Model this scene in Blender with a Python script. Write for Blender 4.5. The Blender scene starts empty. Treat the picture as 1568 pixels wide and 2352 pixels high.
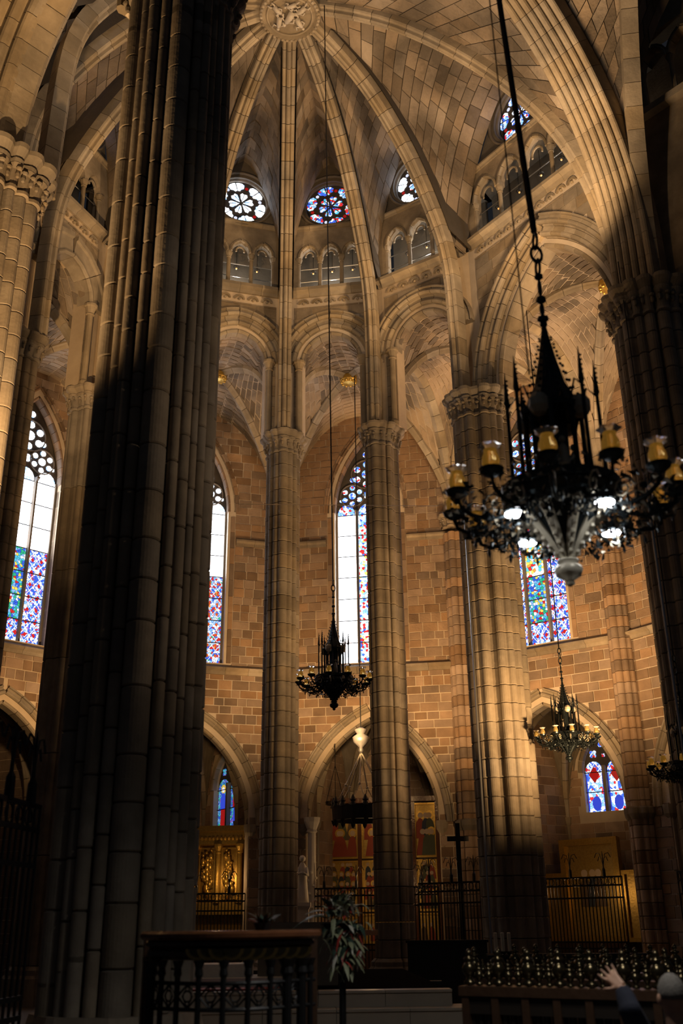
import bpy, math, random
import numpy as np
random.seed(7)
C = bpy.context.scene.collection
SC = bpy.context.scene
PI = math.pi
# ------------------------------------------------------------------ camera
CAMZ = 1.65
FPX = 2352 * 35.0 / 36.0
_up = np.array([720 - 784.0, 1176 + 4380.0, -FPX]); _up /= np.linalg.norm(_up)
_fw = np.array([0, 0, -1.0]); _fw = _fw - _up * _fw.dot(_up); _fw /= np.linalg.norm(_fw)
_rt = np.cross(_fw, _up)
cam = bpy.data.cameras.new('camera'); camo = bpy.data.objects.new('camera', cam); C.objects.link(camo)
cam.sensor_fit = 'VERTICAL'; cam.sensor_height = 36.0; cam.sensor_width = 24.0; cam.lens = 35.0
cam.dof.use_dof = True; cam.dof.focus_distance = 29.0; cam.dof.aperture_fstop = 1.6
cam.clip_start = 0.05; cam.clip_end = 300
from mathutils import Matrix, Vector
camo.matrix_world = Matrix.Translation((0, 0, CAMZ)) @ Matrix([[_rt[0], _rt[1], _rt[2]], [_fw[0], _fw[1], _fw[2]], [_up[0], _up[1], _up[2]]]).to_4x4()
SC.camera = camo
def ray(px, py):
    d = np.array([px - 784.0, 1176.0 - py, -FPX]); return np.array([d @ _rt, d @ _fw, d @ _up])
def at_d(px, py, dist):            # point on a pixel's line of sight at a horizontal distance
    r = ray(px, py); t = dist / math.hypot(r[0], r[1]); return np.array([r[0]*t, r[1]*t, CAMZ + r[2]*t])
def proj(P):
    v = np.asarray(P, float) - np.array([0, 0, CAMZ]); c = v[0]*_rt + v[1]*_fw + v[2]*_up
    if -c[2] < 0.3: return None
    return 784 + FPX*c[0]/-c[2], 1176 - FPX*c[1]/-c[2], -c[2]
# ------------------------------------------------------------------ world, exposure
w = bpy.data.worlds.new('world'); SC.world = w; w.use_nodes = True
w.node_tree.nodes['Background'].inputs[0].default_value = (0.75, 0.82, 1.0, 1)
w.node_tree.nodes['Background'].inputs[1].default_value = 0.012
SC.view_settings.view_transform = 'Standard'; SC.view_settings.look = 'None'
SC.view_settings.exposure = 0.0; SC.view_settings.gamma = 1.0; SC.view_settings.use_curve_mapping = False
SC.cycles.use_denoising = True
SC.cycles.max_bounces = 4; SC.cycles.diffuse_bounces = 2; SC.cycles.glossy_bounces = 2; SC.cycles.transmission_bounces = 3; SC.cycles.caustics_reflective = False; SC.cycles.caustics_refractive = False
SC.cycles.use_adaptive_sampling = True; SC.cycles.adaptive_threshold = 0.03
SC.cycles.sample_clamp_indirect = 4.0
# ------------------------------------------------------------------ plan of the church
HUB = np.array([-1.3, 20.7]); ZH = 25.3; ZC = 15.55
def pol(r, ph): p = math.radians(ph); return HUB + r*np.array([math.sin(p), math.cos(p)])
COL = dict(G=np.array([-6.86, 15.8]), I=pol(7.1, -104.6), H=pol(7.1, -79.4), A=pol(7.1, -54.2), B=pol(7.1, -29),
           C=pol(7.1, -3.8), D=pol(7.1, 20.8), E=pol(7.1, 48.3), F=np.array([7.55, 20.5]), N=np.array([-2.45, 11.75]))
OUT = dict(I=pol(13.3, -107), H=pol(13.3, -82), A=pol(13.3, -57), B=pol(13.3, -31), C=pol(13.3, -4), D=pol(13.3, 23.4),
           E=pol(13.3, 47.6), F=np.array([12.2, 24.6]), G=np.array([-12.2, 12.6]), N=np.array([-7.3, 7.4]))
AX = np.array([-0.66, 0.75]); RN = np.array([0.75, 0.66])          # nave axis and its right-hand normal
# ------------------------------------------------------------------ lamps and added fill lights
WARM = (1.0, 0.60, 0.26); WARM2 = (1.0, 0.63, 0.31); NEUT = (1.0, 0.88, 0.72)
def spot(loc, tgt, watts, ang=110, blend=0.5, col=WARM, size=0.12):
    l = bpy.data.lights.new('flood_or_fill_light', 'SPOT'); l.energy = watts; l.color = col; l.spot_size = math.radians(ang)
    l.spot_blend = blend; l.shadow_soft_size = size
    o = bpy.data.objects.new('flood_or_fill_light', l); C.objects.link(o); o.location = loc
    o.rotation_euler = (Vector(tgt) - Vector(loc)).to_track_quat('-Z', 'Y').to_euler(); return o
def point(loc, watts, col=WARM, size=0.1):
    l = bpy.data.lights.new('lamp_light', 'POINT'); l.energy = watts; l.color = col; l.shadow_soft_size = size
    o = bpy.data.objects.new('lamp_light', l); C.objects.link(o); o.location = loc; return o
def p3(p, z): return (float(p[0]), float(p[1]), float(z))
def mid(a, b, t=0.5): return np.asarray(a)*(1-t) + np.asarray(b)*t

for ka, kb, wt in (('B', 'C', 650), ('C', 'D', 1150), ('D', 'E', 1250), ('E', 'F', 950), ('A', 'B', 750)):   # flood lamps behind the pillars, aimed up at the outer wall
    i_, o_ = mid(COL[ka], COL[kb]), mid(OUT[ka], OUT[kb])
    spot(p3(mid(i_, o_, 0.22), 6.6), p3(o_, 10.6), wt, 125, 0.9, WARM)
# pillar floods
spot((6.3, 21.2, 4.2), p3(COL['E'], 9.3), 2500, 124, 1.0, WARM)
spot((3.6, 21.5, 4.4), p3(COL['D'], 12.0), 640, 80, 1.0, WARM)
spot((2.0, 21.5, 4.4), p3(COL['C'], 12.0), 560, 80, 1.0, WARM)
spot((-4.7, 11.6, 4.5), p3(COL['G'], 12.5), 7000, 85, 0.9, WARM)
spot((-6.6, 10.6, 6.5), p3(COL['N'], 13.0), 1700, 70, 0.9, WARM)
spot((6.2, 9.0, 7.0), p3(COL['N'], 7.5), 380, 60, 1.0, (1.0, 0.74, 0.5), .3)  # added fill light for the foreground pillar, no lamp hangs there
# vault fill lights, added in mid-air without fixtures
spot(p3(COL['F'] - RN*2.6, 16.4), p3(HUB + RN*1.5, 25.5), 1900, 150, 0.8, WARM2, 0.3)
spot(p3(mid(COL['E'], HUB, .25), 16.6), p3(HUB, 25.5), 520, 150, 0.8, WARM2, 0.3)
spot(p3(COL['N'] + RN*3.0, 16.2), p3(HUB, 25.5), 450, 150, 0.8, NEUT, 0.3)
# ambulatory vault floods
for ka, kb, wt in (('E', 'F', 1100), ('D', 'E', 520), ('C', 'D', 130), ('B', 'C', 90), ('G', 'N', 260), ('H', 'A', 80)):
    c_ = (COL[ka] + COL[kb] + OUT[ka] + OUT[kb])/4
    spot(p3(mid(c_, mid(OUT[ka], OUT[kb]), .3), 12.5), p3(c_, 19.5), wt, 140, 0.8, WARM2, 0.2)
# daylight-white lamps inside the gallery
for ka, kb, wt in (('B', 'C', 55), ('C', 'D', 60), ('D', 'E', 70), ('E', 'F', 35), ('N', 'G', 90)):
    m_ = mid(COL[ka], COL[kb]); v_ = m_ - HUB; v_ = v_/np.hypot(*v_); point(p3(m_ + v_*0.75, 21.5), wt, (1.0, 0.93, 0.84), 0.1)
# lamps of the big chandelier shining down on the steps and the foreground pillar
pC = at_d(1305, 1225, 6.7)
for j in range(4):
    a_ = 2*PI*j/4 + .47; spot((pC[0] + .43*math.cos(a_), pC[1] + .43*math.sin(a_), pC[2] - .1), (pC[0] + 1.2*math.cos(a_), pC[1] + 1.2*math.sin(a_), 1.0), 38, 150, 0.6, (1.0, 0.93, 0.82), .07)
# altar lamps low in the chapels
for x, y, z, wt in ((0.9, 33.2, 2.9, 48), (-4.0, 33.6, 3.0, 17), (6.9, 31.9, 2.4, 13)): point((x, y, z), wt, WARM, .08)

# ------------------------------------------------------------------ mesh helpers
class MB:
    def __init__(s): s.v = []; s.f = []; s.uv = {}
    def add(s, vs, fs):
        b = len(s.v); s.v += [tuple(map(float, v)) for v in vs]; s.f += [tuple(i + b for i in f) for f in fs]; return s
    def box(s, c, size, rz=0.0, M=None):
        x, y, z = size[0]/2, size[1]/2, size[2]/2; cs, sn = math.cos(rz), math.sin(rz); vs = []
        for dz in (-z, z):
            for dx, dy in ((-x, -y), (x, -y), (x, y), (-x, y)):
                vs.append((c[0] + dx*cs - dy*sn, c[1] + dx*sn + dy*cs, c[2] + dz))
        return s.add(vs, [(3, 2, 1, 0), (4, 5, 6, 7), (0, 1, 5, 4), (1, 2, 6, 5), (2, 3, 7, 6), (3, 0, 4, 7)])
    def rings(s, rings, cap0=True, cap1=True, closed=True):
        n = len(rings[0]); b = len(s.v)
        for r in rings: s.v += [tuple(map(float, p)) for p in r]
        for i in range(len(rings) - 1):
            for j in range(n if closed else n - 1):
                k = (j + 1) % n; s.f.append((b + i*n + j, b + i*n + k, b + (i+1)*n + k, b + (i+1)*n + j))
        if cap0: s.f.append(tuple(b + j for j in reversed(range(n))))
        if cap1: s.f.append(tuple(b + (len(rings)-1)*n + j for j in range(n)))
        return s
    def lathe(s, prof, n=12, c=(0, 0, 0), ph=0.0):
        return s.rings([[(c[0] + r*math.cos(2*PI*j/n + ph), c[1] + r*math.sin(2*PI*j/n + ph), c[2] + z) for j in range(n)] for r, z in prof])
    def tube(s, pts, rad, n=6):
        pts = [np.asarray(p, float) for p in pts]; rs = []
        for i, p in enumerate(pts):
            t = pts[min(i+1, len(pts)-1)] - pts[max(i-1, 0)]; t = t/(np.linalg.norm(t) + 1e-9)
            a = np.cross(t, (0, 0, 1)) if abs(t[2]) < 0.95 else np.cross(t, (0, 1, 0)); a = a/np.linalg.norm(a); b = np.cross(t, a)
            r = rad[i] if hasattr(rad, '__len__') else rad
            rs.append([p + r*(a*math.cos(2*PI*j/n) + b*math.sin(2*PI*j/n)) for j in range(n)])
        return s.rings(rs)
    def ball(s, c, r, n=8, m=5, sc=(1, 1, 1)):
        return s.rings([[(c[0] + sc[0]*r*math.sin(PI*(i+.02)/(m+.04))*math.cos(2*PI*j/n), c[1] + sc[1]*r*math.sin(PI*(i+.02)/(m+.04))*math.sin(2*PI*j/n), c[2] + sc[2]*r*math.cos(PI*(i+.02)/(m+.04))) for j in range(n)] for i in range(m + 1)][::-1])
    def sweep(s, path, N, B, prof):
        return s.rings([[p + nn*a + bb*b for a, b in prof] for p, nn, bb in zip(path, N, B)])
    def mesh(s, name, off=(0, 0, 0), smooth=False):
        m = bpy.data.meshes.new(name)
        if any(off): o = tuple(map(float, off)); s.v = [(x-o[0], y-o[1], z-o[2]) for x, y, z in s.v]
        m.from_pydata(s.v, [], s.f)
        if smooth: m.polygons.foreach_set('use_smooth', [True]*len(m.polygons))
        m.update(); return m
def link(name, me, mat, parent=None, loc=(0, 0, 0), rz=0.0):
    o = bpy.data.objects.new(name, me); C.objects.link(o)
    if mat is not None and not me.materials: me.materials.append(mat)
    o.location = loc; o.rotation_euler = (0, 0, rz)
    if parent is not None: o.parent = parent
    return o
def put(name, mb, mat, parent=None, smooth=False):      # mb in world coordinates, parent only translated
    off = ROOTLOC.get(parent.name, (0, 0, 0)) if parent is not None else (0, 0, 0)
    return link(name, mb.mesh(name, off, smooth), mat, parent)
ROOTLOC = {}
def tag(o, label, cat, group=None, kind=None):
    o['label'] = label; o['category'] = cat
    if group: o['group'] = group
    if kind: o['kind'] = kind
    return o
def thing(name, loc, label, cat, group=None, kind=None):
    o = bpy.data.objects.new(name, None); C.objects.link(o); o.location = loc; o.empty_display_size = 0.2
    ROOTLOC[o.name] = tuple(map(float, loc)); return tag(o, label, cat, group, kind)
def copy_tree(o, parent=None):
    c = o.copy(); C.objects.link(c); c.parent = parent
    for ch in list(o.children): copy_tree(ch, c)
    return c
# ------------------------------------------------------------------ materials
def nt(name):
    m = bpy.data.materials.new(name); m.use_nodes = True; t = m.node_tree; return m, t, t.nodes['Principled BSDF']
def nn(t, typ, **kw):
    n = t.nodes.new(typ)
    for k, v in kw.items(): setattr(n, k, v)
    return n
def stone(name, c1, c2, rough=0.85, scale=2.5, vary=0.35, bump=0.25, stain=0.0):
    m, t, b = nt(name); L = t.links
    tc = nn(t, 'ShaderNodeTexCoord'); geo = nn(t, 'ShaderNodeNewGeometry')
    n1 = nn(t, 'ShaderNodeTexNoise'); n1.inputs['Scale'].default_value = scale; n1.inputs['Detail'].default_value = 6; L.new(geo.outputs['Position'], n1.inputs['Vector'])
    mx = nn(t, 'ShaderNodeMix', data_type='RGBA'); mx.inputs['A'].default_value = (*c1, 1); mx.inputs['B'].default_value = (*c2, 1)
    rp = nn(t, 'ShaderNodeMapRange'); rp.inputs[1].default_value = 0.3; rp.inputs[2].default_value = 0.7; L.new(n1.outputs['Fac'], rp.inputs[0]); L.new(rp.outputs[0], mx.inputs['Factor'])
    oi = nn(t, 'ShaderNodeObjectInfo'); mr = nn(t, 'ShaderNodeMapRange'); mr.inputs[3].default_value = 1 - vary; mr.inputs[4].default_value = 1 + vary*0.7; L.new(oi.outputs['Random'], mr.inputs[0])
    hs = nn(t, 'ShaderNodeHueSaturation'); L.new(mx.outputs['Result'], hs.inputs['Color']); L.new(mr.outputs[0], hs.inputs['Value'])
    mr2 = nn(t, 'ShaderNodeMapRange'); mr2.inputs[3].default_value = 0.75; mr2.inputs[4].default_value = 1.15
    ma = nn(t, 'ShaderNodeMath', operation='FRACT'); mu = nn(t, 'ShaderNodeMath', operation='MULTIPLY'); mu.inputs[1].default_value = 17.3
    L.new(oi.outputs['Random'], mu.inputs[0]); L.new(mu.outputs[0], ma.inputs[0]); L.new(ma.outputs[0], mr2.inputs[0]); L.new(mr2.outputs[0], hs.inputs['Saturation'])
    out = hs.outputs['Color']
    if stain:
        n3 = nn(t, 'ShaderNodeTexNoise'); n3.inputs['Scale'].default_value = 0.55; n3.inputs['Detail'].default_value = 8; n3.inputs['Roughness'].default_value = 0.65; L.new(geo.outputs['Position'], n3.inputs['Vector'])
        r3 = nn(t, 'ShaderNodeMapRange'); r3.inputs[1].default_value = 0.42; r3.inputs[2].default_value = 0.62; r3.inputs[3].default_value = 1 - stain; r3.inputs[4].default_value = 1.15; L.new(n3.outputs['Fac'], r3.inputs[0])
        m3 = nn(t, 'ShaderNodeMix', data_type='RGBA', blend_type='MULTIPLY'); m3.inputs['Factor'].default_value = 1; L.new(out, m3.inputs['A']); L.new(r3.outputs[0], m3.inputs['B']); out = m3.outputs['Result']
    L.new(out, b.inputs['Base Color']); b.inputs['Roughness'].default_value = rough
    n2 = nn(t, 'ShaderNodeTexNoise'); n2.inputs['Scale'].default_value = 14; n2.inputs['Detail'].default_value = 5; L.new(geo.outputs['Position'], n2.inputs['Vector'])
    bp = nn(t, 'ShaderNodeBump'); bp.inputs['Strength'].default_value = bump; bp.inputs['Distance'].default_value = 0.03; L.new(n2.outputs['Fac'], bp.inputs['Height']); L.new(bp.outputs['Normal'], b.inputs['Normal'])
    return m
def plain(name, col, rough=0.6, metal=0.0, noise=0.0, emit=None, es=0.0, nscale=8):
    m, t, b = nt(name); b.inputs['Roughness'].default_value = rough; b.inputs['Metallic'].default_value = metal
    b.inputs['Base Color'].default_value = (*col, 1)
    if noise:
        geo = nn(t, 'ShaderNodeNewGeometry'); n1 = nn(t, 'ShaderNodeTexNoise'); n1.inputs['Scale'].default_value = nscale; n1.inputs['Detail'].default_value = 5; t.links.new(geo.outputs['Position'], n1.inputs['Vector'])
        mx = nn(t, 'ShaderNodeMix', data_type='RGBA'); mx.inputs['A'].default_value = (*[c*(1-noise) for c in col], 1); mx.inputs['B'].default_value = (*[min(1, c*(1+noise)) for c in col], 1)
        t.links.new(n1.outputs['Fac'], mx.inputs['Factor']); t.links.new(mx.outputs['Result'], b.inputs['Base Color'])
        bp = nn(t, 'ShaderNodeBump'); bp.inputs['Strength'].default_value = 0.3; bp.inputs['Distance'].default_value = 0.02; t.links.new(n1.outputs['Fac'], bp.inputs['Height']); t.links.new(bp.outputs['Normal'], b.inputs['Normal'])
    if emit: b.inputs['Emission Color'].default_value = (*emit, 1); b.inputs['Emission Strength'].default_value = es
    return m
def glass(name, pal, strength, scale=9.0, lead=0.05, lattice=0.0, lat_col=(0.6, 0.02, 0.02)):
    # leaded stained glass lit from outside: cells of colour between dark lead lines, optional diamond lattice
    m, t, b = nt(name); L = t.links; t.nodes.remove(b)
    uv = nn(t, 'ShaderNodeUVMap'); uv.uv_map = 'uv'
    v = nn(t, 'ShaderNodeTexVoronoi', voronoi_dimensions='2D'); v.inputs['Scale'].default_value = scale; L.new(uv.outputs[0], v.inputs['Vector'])
    e = nn(t, 'ShaderNodeTexVoronoi', voronoi_dimensions='2D', feature='DISTANCE_TO_EDGE'); e.inputs['Scale'].default_value = scale; L.new(uv.outputs[0], e.inputs['Vector'])
    sp = nn(t, 'ShaderNodeSeparateColor'); L.new(v.outputs['Color'], sp.inputs[0])
    cr = nn(t, 'ShaderNodeValToRGB'); cr.color_ramp.interpolation = 'CONSTANT'; els = cr.color_ramp.elements
    tot = sum(p[1] for p in pal); acc = 0
    for i, (c, wgt) in enumerate(pal):
        el = els[i] if i < len(els) and i < 2 else els.new(min(0.999, acc/tot))
        el.position = min(0.999, acc/tot); el.color = (*c, 1); acc += wgt
    L.new(sp.outputs[0], cr.inputs[0]); out = cr.outputs[0]
    if lattice:
        sx = nn(t, 'ShaderNodeSeparateXYZ'); L.new(uv.outputs[0], sx.inputs[0])
        def M(op, a, b2=None):
            n = nn(t, 'ShaderNodeMath', operation=op)
            for i, q in enumerate((a, b2)):
                if q is None: continue
                if isinstance(q, (int, float)): n.inputs[i].default_value = q
                else: L.new(q, n.inputs[i])
            return n.outputs[0]
        fu = M('ABSOLUTE', M('SUBTRACT', M('FRACT', M('MULTIPLY', sx.outputs[0], lattice)), 0.5))
        fv = M('ABSOLUTE', M('SUBTRACT', M('FRACT', M('MULTIPLY', sx.outputs[1], lattice*0.75)), 0.5))
        sm = M('ADD', fu, fv); dia = M('LESS_THAN', sm, 0.20); ring = M('LESS_THAN', M('ABSOLUTE', M('SUBTRACT', sm, 0.5)), 0.05)
        mx = nn(t, 'ShaderNodeMix', data_type='RGBA'); L.new(dia, mx.inputs['Factor']); L.new(out, mx.inputs['A']); mx.inputs['B'].default_value = (*lat_col, 1)
        m2 = nn(t, 'ShaderNodeMix', data_type='RGBA'); L.new(ring, m2.inputs['Factor']); L.new(mx.outputs['Result'], m2.inputs['A']); m2.inputs['B'].default_value = (0.9, 0.92, 1.0, 1); out = m2.outputs['Result']
    st = nn(t, 'ShaderNodeMath', operation='GREATER_THAN'); st.inputs[1].default_value = lead; L.new(e.outputs['Distance'], st.inputs[0])
    mu = nn(t, 'ShaderNodeMath', operation='MULTIPLY'); mu.inputs[1].default_value = strength; L.new(st.outputs[0], mu.inputs[0])
    em = nn(t, 'ShaderNodeEmission'); L.new(out, em.inputs['Color']); L.new(mu.outputs[0], em.inputs['Strength'])
    L.new(em.outputs[0], t.nodes['Material Output'].inputs['Surface']); return m
M = {}
M['brick'] = stone('sandstone_brick', (0.37, 0.245, 0.155), (0.26, 0.17, 0.108), vary=0.42, bump=0.4)
M['mortar'] = stone('pale_lime_mortar', (0.66, 0.54, 0.40), (0.56, 0.45, 0.33), vary=0.0)
M['ashlar'] = stone('dressed_ashlar', (0.40, 0.32, 0.225), (0.30, 0.235, 0.165), vary=0.2, stain=0.35)
M['pier'] = stone('pillar_stone', (0.36, 0.30, 0.225), (0.27, 0.22, 0.165), vary=0.2, stain=0.3)
M['rib'] = stone('rib_stone', (0.40, 0.325, 0.23), (0.31, 0.25, 0.175), vary=0.22, stain=0.25)
M['web'] = stone('vault_stone', (0.42, 0.335, 0.25), (0.27, 0.21, 0.155), vary=0.45, stain=0.6, scale=2.2, bump=0.5)
M['webm'] = stone('vault_mortar', (0.09, 0.07, 0.05), (0.07, 0.055, 0.04), vary=0.0)
M['dark'] = stone('dark_stone', (0.20, 0.165, 0.125), (0.14, 0.115, 0.085), vary=0.2)  # dark stone; shade inside gallery and chapel vaults is put into its colour
M['marble'] = plain('cream_marble', (0.50, 0.44, 0.36), 0.35, noise=0.18, nscale=3)
M['carpet'] = plain('shade_black_platform', (0.012, 0.010, 0.009), 1.0); M['carpet'].node_tree.nodes['Principled BSDF'].inputs['Specular IOR Level'].default_value = 0.0  # platform black, the dark behind the steps put into its colour
M['vmort'] = stone('greyish_vault_mortar', (0.50, 0.40, 0.29), (0.42, 0.33, 0.24), vary=0.0)
M['floor'] = plain('dark_floor_stone', (0.12, 0.10, 0.085), 0.5, noise=0.3, nscale=2)
M['iron'] = plain('wrought_iron', (0.02, 0.02, 0.022), 0.45, 0.6)
M['lead'] = plain('lead_came', (0.015, 0.015, 0.018), 0.7)
M['trac'] = stone('tracery_stone', (0.10, 0.085, 0.075), (0.07, 0.06, 0.05), vary=0.1)
M['mull'] = stone('mullion_stone', (0.26, 0.22, 0.18), (0.2, 0.17, 0.14), vary=0.1)
M['bronze'] = plain('dark_bronze', (0.035, 0.045, 0.05), 0.38, 0.8)
M['silver'] = plain('lamp_warmed_silver', (0.70, 0.62, 0.47), 0.45, 0.2, noise=0.3)  # silver whose colour is warmed to carry the lamplight on it
M['brass'] = plain('polished_brass', (0.45, 0.30, 0.10), 0.22, 0.95)
M['dbrass'] = plain('tarnished_brass', (0.10, 0.08, 0.045), 0.22, 0.9)
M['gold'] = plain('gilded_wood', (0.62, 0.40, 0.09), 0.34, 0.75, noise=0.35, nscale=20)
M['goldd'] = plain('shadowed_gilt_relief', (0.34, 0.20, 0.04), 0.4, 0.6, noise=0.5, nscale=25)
M['wood'] = plain('dark_varnished_wood', (0.055, 0.03, 0.018), 0.3, noise=0.3, nscale=15)
M['wood2'] = plain('reddish_polished_wood', (0.13, 0.05, 0.022), 0.22, noise=0.3, nscale=15)
M['bench'] = plain('near_black_wood', (0.018, 0.013, 0.010), 0.5)
M['white'] = plain('white_painted_stone', (0.68, 0.64, 0.57), 0.7, noise=0.1)
M['cloth'] = plain('navy_jacket_cloth', (0.012, 0.016, 0.035), 0.9, noise=0.2)
M['skin'] = plain('skin', (0.50, 0.29, 0.20), 0.55)
M['hair'] = plain('short_grey_hair', (0.16, 0.15, 0.14), 0.85, noise=0.5, nscale=60)
M['shirt'] = plain('dark_trouser_cloth', (0.02, 0.02, 0.025), 0.9)
M['candle'] = plain('ivory_wax', (0.70, 0.62, 0.46), 0.5)
M['leafg'] = plain('grey_green_leaf', (0.26, 0.29, 0.18), 0.5, noise=0.3)
M['leafd'] = plain('dark_green_leaf', (0.035, 0.065, 0.05), 0.35)
M['leafr'] = plain('red_flower_leaf', (0.35, 0.04, 0.03), 0.5)
M['leafw'] = plain('silvery_white_flower', (0.5, 0.5, 0.44), 0.6)
M['steel'] = plain('brushed_steel_conduit', (0.45, 0.46, 0.48), 0.3, 0.9)
M['led'] = plain('lit_led_disc', (1, 1, 1), 0.4, emit=(0.95, 0.97, 1.0), es=30)
M['bulb'] = plain('lit_amber_bulb', (1, 0.8, 0.4), 0.4, emit=(1.0, 0.45, 0.1), es=0.8)
m, t, b = nt('amber_glass_shade'); b.inputs['Base Color'].default_value = (0.95, 0.70, 0.28, 1); b.inputs['Roughness'].default_value = 0.15
b.inputs['Transmission Weight'].default_value = 0.75; b.inputs['Emission Color'].default_value = (1.0, 0.5, 0.06, 1); b.inputs['Emission Strength'].default_value = 0.05  # faint glow added to keep the glass from going dark
M['amber'] = m
m, t, b = nt('clear_glass_rim'); b.inputs['Base Color'].default_value = (0.95, 0.93, 0.85, 1); b.inputs['Roughness'].default_value = 0.12; b.inputs['Transmission Weight'].default_value = 0.5
M['rim'] = m
WHT = (0.92, 0.95, 1.0); BLU = (0.05, 0.13, 0.75); LBL = (0.25, 0.5, 1.0); RED = (0.65, 0.03, 0.03); GRN = (0.04, 0.45, 0.25); YEL = (0.95, 0.7, 0.12); CYA = (0.1, 0.55, 0.75); VIO = (0.35, 0.15, 0.6); BLK = (0.02, 0.02, 0.05); ORG = (0.9, 0.3, 0.05)
M['g_pale'] = glass('sky_glare_glass', [(WHT, 10), ((0.95, 0.92, 0.95), 6), ((0.8, 0.9, 1.0), 3), ((1.0, 0.75, 0.7), 1)], 8.0, 8, 0.0)  # bright sky behind the panes is put into their colour and strength
M['g_lat'] = glass('blue_white_lattice_glass', [(WHT, 5), (BLU, 5), (LBL, 3), (RED, 1.2), (VIO, 1)], 1.5, 17, 0.05, 3.2)
M['g_fig'] = glass('blue_green_figure_glass', [(CYA, 4), (BLU, 4), (GRN, 3), (YEL, 2), (WHT, 2), (RED, 1.5), (LBL, 3)], 1.2, 12, 0.05)
M['g_figw'] = glass('figure_glass_white_ground', [(WHT, 5), (YEL, 3), (ORG, 1.5), (CYA, 2), (RED, 1)], 1.6, 10, 0.04)
M['g_red'] = glass('red_blue_pale_glass', [(WHT, 7), (RED, 2.2), (LBL, 3), (BLU, 1), (YEL, 1)], 2.2, 13, 0.05)
M['g_star'] = glass('star_pattern_glass', [(WHT, 4), (LBL, 4), (BLU, 3), (RED, 3), (ORG, 1.2), (GRN, 1)], 1.3, 14, 0.05, 3.6, (0.75, 0.12, 0.02))
M['g_wht'] = glass('white_tracery_glass', [(WHT, 8), ((0.75, 0.85, 1), 4), (LBL, 2.5)], 5.0, 9, 0.05)
M['g_wht2'] = glass('bluish_tracery_glass', [(WHT, 5), (LBL, 4), (BLU, 2), (RED, 0.7)], 1.8, 13, 0.05)
M['g_rose'] = glass('rose_mixed_glass', [(WHT, 4), (LBL, 3), (BLU, 4), (RED, 3.5), (CYA, 2)], 1.5, 13, 0.05)
M['g_dkb'] = glass('deep_blue_figure_glass', [(CYA, 4), (BLU, 5), (GRN, 1.5), (LBL, 2), (VIO, 1)], 0.8, 15, 0.06)
M['g_cr'] = plain('ruby_glass', (0.2, 0, 0), 0.3, emit=(0.5, 0.01, 0.01), es=0.6)
M['g_bl'] = plain('cobalt_glass', (0, 0, 0.2), 0.3, emit=(0.04, 0.08, 0.75), es=0.8)
M['g_sk'] = plain('pale_flesh_glass', (0.2, 0.2, 0.2), 0.3, emit=(0.75, 0.8, 1.0), es=1.0)
M['g_ye'] = plain('yellow_glass', (0.2, 0.2, 0), 0.3, emit=(0.95, 0.6, 0.1), es=0.8)

# ------------------------------------------------------------------ building helpers
AZN = (-15.7, -7.9)
def rank_blocks(blocks):
    out = []
    for i, bl in enumerate(blocks):
        c = np.mean(np.array(bl), 0); q = proj(c); s = -1.0
        if q is not None and -25 < q[0] < 1593 and -25 < q[1] < 2377:
            az = math.degrees(math.atan2(c[0], c[1])); s = 1.0/q[2]
            if AZN[0] < az < AZN[1] and math.hypot(c[0], c[1]) > 12.6: s *= 0.01
        out.append((s, i))
    out.sort(reverse=True); return out
BF = [(0, 1, 5, 4), (1, 2, 6, 5), (2, 3, 7, 6), (3, 0, 4, 7), (4, 5, 6, 7), (3, 2, 1, 0)]
def emit_blocks(parent, blocks, name, mat, limit=280, rest=True):
    rest_mb = MB(); n = 0
    for s, i in rank_blocks(blocks):
        if s > 0.005 and n < limit:
            n += 1; put(name, MB().add(blocks[i], BF), mat, parent)
        else: rest_mb.add(blocks[i], BF)
    if rest and rest_mb.v:
        o = put(name + '_courses', rest_mb, mat, parent); o['kind'] = 'stuff'
class Plane:
    def __init__(s, A, B, toward):
        s.A = np.asarray(A, float); s.B = np.asarray(B, float); d = s.B - s.A; s.L = float(np.hypot(*d)); s.d = d/s.L
        n = np.array([-s.d[1], s.d[0]])
        if n @ (np.asarray(toward) - s.A) < 0: n = -n
        s.n = n
    def pt(s, u, z, dep=0.0): q = s.A + s.d*u + s.n*dep; return np.array([q[0], q[1], z])
    def d3(s): return np.array([s.d[0], s.d[1], 0.0])
    def n3(s): return np.array([s.n[0], s.n[1], 0.0])
    def ang(s): return math.atan2(s.d[1], s.d[0])
def strip(mb, pl, us, lo, hi, f, b):
    for i in range(len(us) - 1):
        if hi[i] - lo[i] < 1e-3 and hi[i+1] - lo[i+1] < 1e-3: continue
        q = [pl.pt(us[i], lo[i], b), pl.pt(us[i+1], lo[i+1], b), pl.pt(us[i+1], hi[i+1], b), pl.pt(us[i], hi[i], b),
             pl.pt(us[i], lo[i], f), pl.pt(us[i+1], lo[i+1], f), pl.pt(us[i+1], hi[i+1], f), pl.pt(us[i], hi[i], f)]
        mb.add(q, BF)
def az_(x, w, h):                    # height of a pointed arch of half width w and rise h over offset x
    x = abs(x)
    if x >= w: return 0.0
    R = (w*w + h*h)/(2*w); return math.sqrt(max(0, R*R - (x - (w - R))**2))
def arch_curve(w, h, n=16, off=0.0):
    R = (w*w + h*h)/(2*w); cx = w - R; th = math.acos(max(-1, min(1, -cx/R))); P = []; N = []
    for i in range(n + 1):
        a = th*i/n; P.append((cx + (R + off)*math.cos(a), (R + off)*math.sin(a))); N.append((math.cos(a), math.sin(a)))
    if off > 0: P[-1] = (0.0, math.sqrt(max(0, (R+off)**2 - cx*cx)))
    L = [(-x, z) for x, z in P]; LN = [(-x, z) for x, z in N]
    return list(zip(L, LN)), list(zip(P, N))        # left half going up, right half going up
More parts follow.
